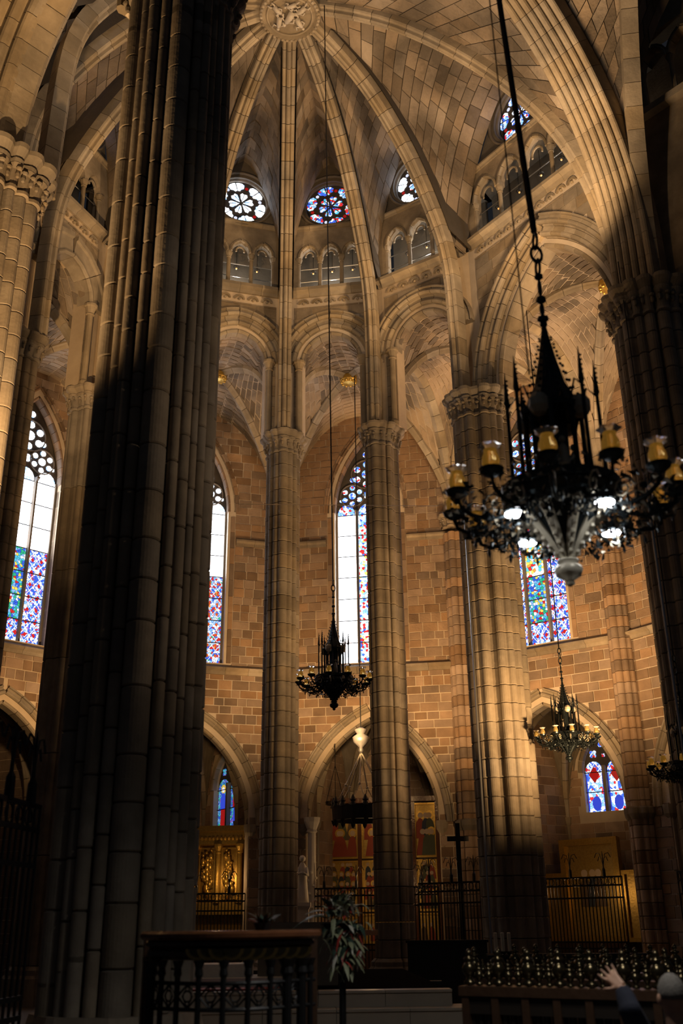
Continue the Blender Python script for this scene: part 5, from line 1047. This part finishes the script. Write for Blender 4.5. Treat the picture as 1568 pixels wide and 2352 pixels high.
for k in range(340):
    px, py = rg.gauss(790, 22), rg.uniform(2068, 2215)
    wv = 20 + 28*math.sin(PI*min(1, max(0, (py - 2050)/190.0))); px = 786 + (px - 786)*wv/45 + (py - 2140)*.1
    b = at_d(px, py, fd - .12 + rg.uniform(-.12, .1)); a = rg.uniform(0, 2*PI); ln = rg.uniform(.07, .17); dz = -rg.uniform(.2, 1.0) if py > 2110 else rg.uniform(-.4, .9)
    tip = b + np.array([math.cos(a)*ln*.7, math.sin(a)*ln*.5 - .03, dz*ln])
    kind = rg.random(); mat, nm, w_ = (M['leafg'], 'silvery_leaf', .022) if kind < .5 else (M['leafd'], 'dark_leaf', .03) if kind < .68 else (M['leafr'], 'red_flower', .014) if kind < .84 else (M['leafw'], 'white_flower', .02)
    put(nm, leaf(MB(), b, tip, w_, rg.uniform(.1, .5)), mat, t)
for px, py, tx, ty, w_ in ((745, 2100, 672, 2128, .05), (748, 2095, 700, 2098, .045), (760, 2085, 735, 2058, .035), (765, 2080, 778, 2052, .03), (752, 2110, 722, 2105, .05), (790, 2085, 815, 2062, .03)): put('broad_leaf', leaf(MB(), at_d(px, py, fd - .2), at_d(tx, ty, fd - .3), w_, .15), M['leafd'], t)
b = at_d(845, 2142, 10.4); put('lectern_board', MB().box((b[0], b[1], b[2]), (.16, .12, .05), .3), M['wood2'], t)
pc = at_d(603, 2120, 8.0); t = thing('dark_plant', (pc[0], pc[1], zt), 'small dark bushy plant standing on the curved railing top', 'plant'); rg = random.Random(8)
put('pot', MB().lathe([(.05, zt), (.07, zt + .05)], 10, (pc[0], pc[1], 0)), M['iron'], t)
for k in range(46):
    a = rg.uniform(0, 2*PI); r = rg.uniform(.06, .14); put('leaf', leaf(MB(), (pc[0], pc[1], zt + .04), (pc[0] + r*math.cos(a), pc[1] + r*math.sin(a), zt + rg.uniform(.06, .13)), .014, .1), M['leafd'] if k % 5 else M['leafr'], t)
# ------------------------------------------------------------------ choir stalls with turned brass finials
fin_prof = [(.012, 0), (.05, .01), (.05, .03), (.02, .05), (.035, .075), (.055, .10), (.058, .13), (.04, .165), (.02, .18), (.045, .195), (.045, .205), (.015, .215), (.026, .235), (.022, .255), (.004, .275)]
fmesh = MB().lathe(fin_prof, 12).mesh('brass_finial', smooth=True); fsm = MB().lathe([(r*.6, z*.62) for r, z in fin_prof], 10).mesh('small_brass_finial', smooth=True); fmesh.materials.append(M['dbrass']); fsm.materials.append(M['dbrass'])
def stall(pxl, yl, dl, pxr, yr, dr, label, big, small, nth, balusters=0):
    a, b = at_d(pxl, yl, dl), at_d(pxr, yr, dr); p_ = Plane(a[:2], b[:2], (0, 0)); L = p_.L; za, zb = a[2], b[2]
    t = thing('choir_stall', p_.pt(L/2, 0, 0), label, 'choir stall', 'dark choir stalls at lower right'); off = np.array(ROOTLOC[t.name]); zm = (za + zb)/2
    put('desk_rail', slab(p_, -.05, L + .05, zm - .07, zm, -.22, .06), M['wood'], t); put('kick_rail', slab(p_, -.03, L + .03, .05, .17, -.1, .04), M['wood'], t); put('under_rail', slab(p_, -.03, L + .03, zm - .2, zm - .07, -.1, .03), M['bench'], t)
    if not balusters: put('back_panel', slab(p_, 0, L, .17, zm - .2, -.06, 0), M['bench'], t)
    for k in range(balusters):
        c = p_.pt(L*(k + .5)/balusters, 0, -.03) ; put('baluster', MB().lathe([(.03, .17), (.03, .25), (.016, .3), (.026, .45), (.016, .62), (.03, zm - .26), (.03, zm - .2)], 8, (c[0], c[1], 0)), M['bench'], t)
    for k in range(nth + 1): 
        u = L*k/nth; put('stall_post', slab(p_, u - .03, u + .03, 0, zm - .07, -.08, .05), M['wood'], t)
        c = p_.pt(u, zm, -.06) - off; fb = link('brass_finial', fmesh, None, t, tuple(c)); fb.scale = (big,)*3
        if k < nth:
            for s_ in (1/3, 2/3): c = p_.pt(u + L/nth*s_, zm, -.06) - off; fb = link('small_finial', fsm, None, t, tuple(c)); fb.scale = (small,)*3
stall(1072, 2268, 9.0, 1590, 2272, 8.4, 'nearest stall row with brass finials, below the raised hand', 1.0, 1.0, 7, 26)
stall(1085, 2252, 11.2, 1600, 2250, 10.4, 'middle stall row with brass finials just behind the nearest row', 1.05, 1.0, 8); stall(1180, 2236, 13.2, 1610, 2232, 12.6, 'farthest stall row with brass finials, under the long bench', 1.1, 1.1, 8)
# ------------------------------------------------------------------ seated person with raised hand
hd = at_d(1545, 2292, 7.0); hx, hy, hz = hd
t = thing('person', (hx, hy, 0), 'grey-haired person in dark jacket seen from behind raising one hand', 'person')
sh = np.array([hx - .20, hy - .02, hz - .25]); hand = at_d(1408, 2248, 6.75); wr = at_d(1428, 2268, 6.7); el = at_d(1447, 2322, 6.62)
def body_mesh():
    b = MB(); T = lambda pts, r, n=10: b.tube(pts, r, n)
    T([(hx, hy, .50), (hx, hy, .65), (hx, hy - .01, .82), (hx, hy, hz - .26), (hx, hy, hz - .20)], [.15, .155, .165, .15, .09]); T([(hx, hy, hz - .24), (hx, hy + .01, hz - .1), (hx, hy + .02, hz)], [.07, .058, .06])
    b.ball((hx, hy + .02, hz + .01), .105, 16, 12, (.76, .95, 1.12)); b.ball((hx, hy + .07, hz - .05), .06, 12, 8, (.9, .9, 1.1)); b.ball((hx, hy + .125, hz - .01), .02, 8, 6, (.8, 1, 1.3))
    for s in (-1, 1): b.ball((hx + s*.082, hy + .01, hz - .01), .03, 8, 6, (.5, .8, 1.15)); b.ball((hx + s*.032, hy + .105, hz + .015), .014, 8, 6)
    b.tube([(hx - .025, hy + .118, hz - .055), (hx + .025, hy + .118, hz - .055)], .008, 6)
    T([(hx - .1, hy, hz - .25), sh, (sh + el)/2, el], [.07, .068, .056, .045]); T([el, (el + wr)/2, wr], [.045, .042, .028])
    s2 = np.array([hx + .2, hy, hz - .26]); e2 = s2 + np.array([.06, .05, -.28]); w2 = e2 + np.array([-.1, .24, -.02]); T([(hx + .1, hy, hz - .25), s2, (s2 + e2)/2, e2], [.07, .068, .056, .045]); T([e2, (e2 + w2)/2, w2, w2 + np.array([-.03, .09, 0])], [.045, .04, .028, .03])
    for k in range(4): q = w2 + np.array([-.05 + .022*k, .08, .0]); b.tube([q, q + np.array([-.01, .045, -.01]), q + np.array([-.01, .075, -.035])], [.010, .009, .007], 6)
    b.tube([w2 + np.array([-.03, .02, 0]), w2 + np.array([-.07, .06, .01])], [.012, .009], 6)
    for s in (-1, 1): T([(hx + s*.09, hy, .52), (hx + s*.12, hy + .22, .53), (hx + s*.13, hy + .44, .51)], [.095, .082, .062]); T([(hx + s*.13, hy + .44, .51), (hx + s*.13, hy + .46, .3), (hx + s*.13, hy + .42, .09)], [.062, .058, .042]); T([(hx + s*.13, hy + .38, .05), (hx + s*.13, hy + .5, .045), (hx + s*.13, hy + .6, .035)], [.045, .045, .03])
    # raised open hand: palm, four fingers of different lengths, thumb from the palm's side
    u = (hand - wr); u = u/np.linalg.norm(u); vw = np.array([0, 1.0, 0]); sd = np.cross(u, vw); sd = sd/np.linalg.norm(sd); pn = np.cross(sd, u)
    pc = wr + u*.05
    for o_ in (-.028, -.01, .01, .028): b.tube([wr + sd*o_*.5 + u*.005, pc + sd*o_ + u*.05], [.017, .0135], 8)
    for o_, l, sp_ in ((-.034, .060, -.30), (-.012, .074, -.10), (.011, .078, .08), (.034, .068, .26)):
        q = pc + sd*o_ + u*.045; d = u + sd*sp_; d /= np.linalg.norm(d); b.tube([q, q + d*l*.5, q + d*l*.8 - pn*.006, q + d*l*1.02 - pn*.014], [.0105, .0098, .009, .0065], 8)
    q = wr + u*.022 + sd*.026; d = u*.55 + sd*.85; d /= np.linalg.norm(d); b.tube([q, q + d*.035, q + d*.06 + u*.006, q + d*.072 + u*.012], [.014, .012, .0105, .007], 8)
    return b
bo = put('body', body_mesh(), M['skin'], t, True); rm = bo.modifiers.new('remesh', 'REMESH'); rm.mode = 'VOXEL'; rm.voxel_size = .0055; rm.use_smooth_shade = True
sm = bo.modifiers.new('smooth', 'SMOOTH'); sm.factor = .5; sm.iterations = 3
jk = MB(); jk.tube([(hx, hy, .48), (hx, hy, .65), (hx, hy - .01, .82), (hx, hy, hz - .24), (hx, hy, hz - .15)], [.18, .185, .19, .175, .085], 14); jk.tube([(hx - .1, hy, hz - .25), sh, (sh + el)/2, el], [.09, .088, .076, .066], 10); jk.ball(el, .068, 10, 8); jk.tube([el, (el + wr)/2, wr - (wr - el)*.08], [.066, .058, .046], 10)
s2 = np.array([hx + .2, hy, hz - .26]); e2 = s2 + np.array([.06, .05, -.28]); w2 = e2 + np.array([-.1, .24, -.02]); jk.tube([(hx + .1, hy, hz - .25), s2, (s2 + e2)/2, e2], [.09, .088, .074, .064], 10); jk.ball(e2, .066, 10, 8); jk.tube([e2, w2 - (w2 - e2)*.08], [.064, .046], 10)
jo = put('jacket', jk, M['cloth'], t, True); rm = jo.modifiers.new('remesh', 'REMESH'); rm.mode = 'VOXEL'; rm.voxel_size = .012; rm.use_smooth_shade = True
tr = MB()
for s in (-1, 1): tr.tube([(hx + s*.08, hy - .02, .52), (hx + s*.12, hy + .22, .53), (hx + s*.13, hy + .44, .51), (hx + s*.13, hy + .47, .3), (hx + s*.13, hy + .42, .09)], [.115, .1, .08, .075, .06], 10)
to = put('trousers', tr, M['shirt'], t, True); rm = to.modifiers.new('remesh', 'REMESH'); rm.mode = 'VOXEL'; rm.voxel_size = .015; rm.use_smooth_shade = True
hr = MB(); hr.rings([[(hx + .083*math.cos(a)*math.sin(p_), hy + .012 + .104*math.sin(a)*math.sin(p_) , hz + .018 + .122*math.cos(p_) - (.02 if math.sin(a) > .3 else 0)*(p_ > 1.2)) for a in np.linspace(0, 2*PI, 17)[:-1]] for p_ in (1.75, 1.5, 1.2, .9, .6, .3, .03)]); put('hair', hr, M['hair'], t, True)
t = thing('wooden_pew', (hx, hy, 0), 'dark pew under the seated person at lower right', 'pew'); put('seat', MB().box((hx + .2, hy + .02, .37), (2.0, .5, .05)), M['bench'], t); put('backrest', MB().box((hx + .2, hy - .30, .62), (2.0, .04, .4)), M['bench'], t)
for e in (-.75, 1.15): put('end_panel', MB().box((hx + e, hy, .3), (.05, .5, .6)), M['bench'], t)
# ------------------------------------------------------------------ chandeliers
def chandelier(label):
    t = thing('iron_chandelier', (0, 0, 0), label, 'chandelier', 'gothic chandeliers with amber shades'); rg = random.Random(4)
    P = lambda nm, mb, mat, par=t, sm=False: link(nm, mb.mesh(nm, smooth=sm), mat, par)
    P('pendant_knob', MB().lathe([(.004, 0), (.035, .02), (.03, .045), (.085, .08), (.10, .12), (.085, .15), (.045, .165), (.075, .18), (.075, .195), (.04, .205), (.06, .22), (.04, .235)], 12), M['silver'], sm=True)
    P('lower_cone', MB().lathe([(.03, .2), (.06, .26), (.11, .36), (.19, .48), (.27, .56), (.27, .6)], 8), M['bronze'])
    for j in range(8):
        a = 2*PI*j/8; c_, s_ = math.cos(a), math.sin(a); o = P('cone_rib', MB().tube([(.035*c_, .035*s_, .2), (.075*c_, .075*s_, .28), (.13*c_, .13*s_, .37), (.21*c_, .21*s_, .48), (.30*c_, .30*s_, .57)], [.016, .026, .034, .040, .05], 6), M['silver'])
        for k in range(6): f = .15 + k*.15; r = .04 + .25*f**1.2; P('crocket', MB().ball((r*1.2*c_, r*1.2*s_, .19 + .36*f), .02, 5, 3), M['silver'], o)
    P('ring_plate', MB().lathe([(.2, .58), (.4, .58), (.42, .60), (.42, .66), (.4, .68), (.2, .68)], 24), M['bronze'])
    P('ring_gallery', MB().lathe([(.40, .66), (.43, .68), (.43, .74), (.40, .75), (.38, .74), (.38, .68)], 24), M['bronze'])
    ARM = [(.3, .62), (.42, .50), (.55, .46), (.68, .48), (.76, .53), (.78, .60)]
    cup = MB().lathe([(.015, .60), (.045, .61), (.078, .635), (.086, .66), (.05, .665)], 12).mesh('cup'); shade = MB().lathe([(.03, .66), (.052, .672), (.062, .705), (.058, .745), (.043, .78), (.045, .80)], 12).mesh('glass_shade', smooth=True)
    rim = MB().rings([[(r*(1 + (.10*math.cos(6*q) if i else 0))*math.cos(q), r*(1 + (.10*math.cos(6*q) if i else 0))*math.sin(q), z) for q in np.linspace(0, 2*PI, 25)[:-1]] for i, (r, z) in enumerate(((.045, .80), (.058, .815), (.08, .83), (.072, .832)))], False, False).mesh('shade_rim', smooth=True)
    arm = MB().tube([(r, 0, z) for r, z in ARM], .016, 6).mesh('arm'); scroll = MB().tube([(.5 + .09*(1 - k/14)*math.cos(k*.75), 0, .58 + .09*(1 - k/14)*math.sin(k*.75)) for k in range(13)], .009, 4).mesh('arm_scroll')
    for me, m_ in ((cup, 'bronze'), (shade, 'amber'), (rim, 'rim'), (arm, 'bronze'), (scroll, 'silver')): me.materials.append(M[m_])
    for j in range(12):
        a = 2*PI*j/12 + .1; ao = link('arm', arm, None, t, (0, 0, 0), a); link('arm_scroll', scroll, None, ao)
        c_ = (.78*math.cos(a), .78*math.sin(a), 0); co = link('cup', cup, None, t, c_); so = link('glass_shade', shade, None, t, c_, a); link('shade_rim', rim, None, so)
    fo = MB(); fs = MB()
    for k in range(1300):
        a = rg.uniform(0, 2*PI); r = rg.uniform(.28, .80); z = .60 - .16*math.sin(PI*min(1, (r - .2)/.55)) + rg.uniform(-.08, .07); q = fo if rg.random() < .8 else fs; s = rg.uniform(.010, .022)
        c = np.array([r*math.cos(a), r*math.sin(a), z]); d = [np.array([rg.gauss(0, s), rg.gauss(0, s), rg.gauss(0, s)]) for _ in range(4)]; q.add([c + e for e in d], [(0, 1, 2), (0, 3, 1), (0, 2, 3), (1, 3, 2)])
    P('leaf_work', fo, M['bronze'])['kind'] = 'stuff'; P('gilt_leaf_work', fs, M['silver'])['kind'] = 'stuff'
    drop = MB().lathe([(.003, -.07), (.014, -.04), (.006, 0)], 5).mesh('leaf_drop'); drop.materials.append(M['bronze'])
    for j in range(36): a = 2*PI*j/36; r = .45 + .2*(j % 2); link('leaf_drop', drop, None, t, (r*math.cos(a), r*math.sin(a), .45 if j % 2 else .47))
    # lantern with niches, pinnacles and spire
    P('lantern_floor', MB().lathe([(.3, .68), (.3, .72), (.24, .74)], 8), M['bronze'])
    for j in range(8):
        a = 2*PI*j/8 + PI/8; c_, s_ = math.cos(a), math.sin(a); P('lantern_post', MB().lathe([(.022, .72), (.018, .8), (.018, 1.3), (.026, 1.33)], 6, (.2*c_, .2*s_, 0)), M['bronze'])
        o = P('pinnacle', MB().lathe([(.02, .75), (.016, .9), (.014, 1.45), (.024, 1.48), (.02, 1.51), (.003, 1.75)], 6, (.33*c_, .33*s_, 0)), M['bronze'])
        for k in range(5): P('pinnacle_crocket', MB().ball((.33*c_ + .014, .33*s_, 1.52 + .04*k), .010, 4, 3), M['bronze'], o)
        P('flying_strut', MB().tube([(.32*c_, .32*s_, 1.45), (.26*c_, .26*s_, 1.52), (.2*c_, .2*s_, 1.38)], .009, 4), M['bronze'])
        a2 = 2*PI*j/8; c2, s2_ = math.cos(a2), math.sin(a2)
        P('niche_gable', MB().tube([(.2*math.cos(a2 - .39), .2*math.sin(a2 - .39), 1.22), (.215*c2, .215*s2_, 1.42), (.2*math.cos(a2 + .39), .2*math.sin(a2 + .39), 1.22)], .013, 4), M['bronze'])
        if j % 2 == 0:
            f = MB(); f.tube([(.13*c2, .13*s2_, .74), (.14*c2, .14*s2_, .9), (.13*c2, .13*s2_, 1.0), (.13*c2, .13*s2_, 1.04)], [.05, .042, .036, .015], 7); f.ball((.13*c2, .13*s2_, 1.075), .028, 7, 5); P('niche_statuette', f, M['silver'], t, True)
        else: P('shield_rosette', MB().ball((.22*c2, .22*s2_, 1.34), .095, 9, 5, (.5 + .5*abs(s2_), .5 + .5*abs(c2), 1.0)), M['silver'])
    P('lantern_core', MB().lathe([(.1, .72), (.1, 1.3)], 8), M['bronze']); P('lantern_roof', MB().lathe([(.24, 1.32), (.25, 1.36), (.2, 1.4)], 8), M['bronze'])
    P('spire', MB().lathe([(.2, 1.4), (.12, 1.58), (.07, 1.8), (.035, 2.0), (.02, 2.1)], 8), M['bronze'])
    for j in range(8):
        a = 2*PI*j/8
        for k in range(9): f = k/9; r = .2 - .17*f**.8; P('spire_crocket', MB().ball((r*1.06*math.cos(a), r*1.06*math.sin(a), 1.44 + .62*f), .017 - .006*f, 4, 3), M['bronze'])
    z = 2.1
    for k, (r, h) in enumerate(((.03, .05), (.045, .05), (.02, .12), (.04, .06), (.018, .16), (.035, .05))): P('hanger_knop', MB().lathe([(r*.5, z), (r, z + h*.3), (r, z + h*.7), (r*.5, z + h)], 7), M['bronze']); z += h
    for k in range(3):
        P('hanger_link', MB().rings([[((.045 + .012*math.cos(b))*math.cos(a)*(1 if k % 2 else 0) + (.012*math.sin(b))*(0 if k % 2 else 1), (.045 + .012*math.cos(b))*math.cos(a)*(0 if k % 2 else 1) + (.012*math.sin(b))*(1 if k % 2 else 0), z + .06 + k*.13 + 1.6*(.045 + .012*math.cos(b))*math.sin(a)) for b in np.linspace(0, 2*PI, 6)[:-1]] for a in np.linspace(0, 2*PI, 13)], False, False), M['bronze'])
    return t
proto = chandelier('very large out-of-focus iron chandelier with amber glass shades at right')
def place_chandelier(o, px, py, d, rz, sc=1.0):
    p = at_d(px, py, d); o.location = p; o.rotation_euler = (0, 0, rz); o.scale = (sc,)*3; return p
spots_ = [(767, 1632, 20.5, .3, .95, 'small iron chandelier with amber shades hanging before the blazing white window'), (1308, 1752, 25.2, .9, .95, 'iron chandelier hanging before the pointed chapel arch at right'), (1592, 1835, 21.0, .5, .95, 'iron chandelier cut off by the right edge of the photo')]
cps = [copy_tree(proto) for _ in spots_]
big = place_chandelier(proto, 1310, 1348, 6.75, .12)
cable_tops = [(big, at_d(1140, 0, 6.9))]
for c in cps:
    for ch in c.children:
        if ch.name.split('.')[0] in ('lower_cone', 'pendant_knob', 'cone_rib', 'gilt_leaf_work'):
            for q in [ch] + list(ch.children): q.material_slots[0].link = 'OBJECT'; q.material_slots[0].material = M['bronze']  # bronze swapped in as painted shade on the smaller chandeliers
for c, (px, py, d, rz, sc, lb) in zip(cps, spots_): c['label'] = lb; cable_tops.append((place_chandelier(c, px, py, d, rz, sc), None))
for j in range(4):                                  # lit lamps under the big chandelier
    a = 2*PI*j/4 + .35; o = link('led_housing', MB().lathe([(.05, .47), (.075, .485), (.075, .53), (.03, .54)], 14, (.43*math.cos(a), .43*math.sin(a), 0)).mesh('led_housing'), M['bronze'], proto)
    link('led_disc', MB().lathe([(.066, .462), (.066, .472)], 14, (.43*math.cos(a), .43*math.sin(a), 0)).mesh('led_disc'), M['led'], o)
def cable(pts, r, label, mat='iron', name='hanging_cable', cat='cable'): return tag(put(name, MB().tube(pts, r, 5), M[mat]), label, cat, 'hanging cables and wires')
top = at_d(1140, -40, 7.0); b0 = big + np.array([0, 0, 2.995]); dv = top - b0; cable([b0, b0 + dv, b0 + dv*3.2], .027, 'thick dark cable holding the very large chandelier')
a1 = at_d(1215, 860, 6.3); a2 = at_d(1124, 0, 6.5); cable([a1, a2, a2 + (a2 - a1)*1.8], .006, 'thin wire beside the thick chandelier cable')
a1 = at_d(1262, 860, 6.4); 
p = cable_tops[1][0]; cable([p + np.array([0, 0, 2.84]), p + np.array([-.12, 0, 20.2])], .016, 'thin wire holding the chandelier before the white window')
p = cable_tops[2][0]; cable([p + np.array([0, 0, 2.84]), p + np.array([0, 0, 13.5])], .014, 'thin wire holding the chandelier before the pointed chapel arch')
p = cable_tops[3][0]; cable([p + np.array([0, 0, 2.84]), p + np.array([0, 0, 12.5])], .014, 'wire holding the chandelier at the right edge')
a1, a2 = at_d(548, 1158, 14.5), at_d(1005, 1162, 24.5); cable([a1, a2], .006, 'faint wire stretched level behind the foreground pillar', 'steel', 'level_wire', 'wire')
# ------------------------------------------------------------------ crown lamp hanging in the central chapel arch, and a sanctuary lamp behind it
M['dsilver'] = plain('darkened_silver', (0.22, 0.21, 0.20), .4, .5, noise=.3); cr = at_d(838, 1868, 30.3); t = thing('crown_lamp', tuple(cr), 'black crown-shaped lamp hung on bright rods beside the second pillar', 'hanging lamp'); R_ = .92  # globe silver darkened in colour to tone down the light on it
put('crown_ring', MB().rings([[(cr[0] + (R_ + a)*math.cos(q), cr[1] + (R_ + a)*math.sin(q), cr[2] + b) for a, b in ((-.03, -.22), (.03, -.22), (.05, .18), (-.02, .18))] for q in np.linspace(0, 2*PI, 33)], False, False), M['iron'], t)
for j in range(16):
    q = 2*PI*j/16; x, y = cr[0] + R_*math.cos(q), cr[1] + R_*math.sin(q); put('crown_point', MB().lathe([(.1, .15), (.06, .26), (.09, .3), (.01, .45)], 6, (x, y, cr[2])), M['iron'], t); put('fringe_drop', MB().lathe([(.005, -.36), (.06, -.28), (.08, -.2)], 5, (x, y, cr[2])), M['iron'], t)
tp_ = cr + np.array([-.08, 0, 1.75])
for j in range(6):
    q = 2*PI*j/6 + .3; x = cr + np.array([R_*math.cos(q)*.95, R_*math.sin(q)*.95, .2]); m_ = tp_ + (x - tp_)*.62; put('hanging_rod', MB().tube([tp_, m_], .022, 5), M['silver'], t); put('rod_knop', MB().ball(m_, .05, 6, 4), M['silver'], t)
    for s in (-1, 1): e = cr + np.array([R_*math.cos(q + s*.26)*.95, R_*math.sin(q + s*.26)*.95, .2]); put('hanging_rod', MB().tube([m_, e], .014, 4), M['silver'], t)
put('top_globe', MB().lathe([(.03, 1.7), (.08, 1.8), (.06, 1.9), (.22, 2.05), (.26, 2.2), (.12, 2.3), (.2, 2.42), (.05, 2.5)], 12, (tp_[0], tp_[1], cr[2])), M['dsilver'], t, True)
cable([tp_ + np.array([0, 0, .7]), tp_ + np.array([0, 0, 14])], .018, 'cable holding the black crown-shaped lamp')
sl = at_d(770, 1845, 33.2); t = thing('sanctuary_lamp', tuple(sl), 'dim ring lamp on thin chains left of the crown-shaped lamp', 'hanging lamp'); put('lamp_ring', MB().rings([[(sl[0] + (.3 + a)*math.cos(q), sl[1] + (.3 + a)*math.sin(q), sl[2] + b) for a, b in ((-.02, -.05), (.02, -.05), (.02, .05), (-.02, .05))] for q in np.linspace(0, 2*PI, 17)], False, False), M['dbrass'], t)
for j in range(4): put('lamp_chain', MB().tube([sl + np.array([.3*math.cos(PI*j/2), .3*math.sin(PI*j/2), 0]), sl + np.array([0, 0, 1.2])], .01, 4), M['iron'], t)
put('lamp_stem', MB().tube([sl + np.array([0, 0, 1.2]), sl + np.array([0, 0, 1.9])], .012, 4), M['iron'], t)
# ------------------------------------------------------------------ conduits and lamps on the pillars
def conduit(px, py, py2, d, r, label, mat='steel'):
    a, b = at_d(px, py, d), at_d(px, py2, d); b[:2] = a[:2]; a[2] = 0.0; tag(put('conduit', MB().tube([a, b], r, 6), M[mat]), label, 'conduit', 'conduits on the pillars')
conduit(1086, 1500, 1180, 24.72, .028, 'steel conduit running up the left side of the golden pillar'); conduit(1530, 1450, 1100, 19.45, .024, 'steel conduit running up the dark far-right pillar')
# small lanterns hanging in the gallery openings
k = 0
for key, us_ in (('CD', (.85, 1.5, 2.2)), ('BC', (1.5, 2.2)), ('DE', (1.0, 1.7, 2.4)), ('EF', (1.0, 1.9, 2.8, 3.6))):
    pl_ = APL[key][0]
    for i, u in enumerate(us_):
        p = pl_.pt(u, 21.95, -.45); k += 1
        t = thing('gallery_lantern', tuple(p), '%s tiny amber lantern from left in gallery %s' % (('first', 'second', 'third', 'fourth')[i], bay_label(key)), 'lantern', 'tiny lanterns in the gallery')
        put('bulb', MB().ball(p, .032, 7, 5), M['bulb'], t); put('lantern_cage', MB().lathe([(.02, .16), (.10, .1), (.09, -.08), (.03, -.12)], 6, tuple(p)) if False else MB().tube([p + np.array([.09*math.cos(q), .09*math.sin(q), .06]) for q in np.linspace(0, 2*PI, 9)], .012, 4), M['iron'], t); put('lantern_chain', MB().tube([p + np.array([0, 0, .05]), p + np.array([0, 0, .95])], .008, 4), M['iron'], t)
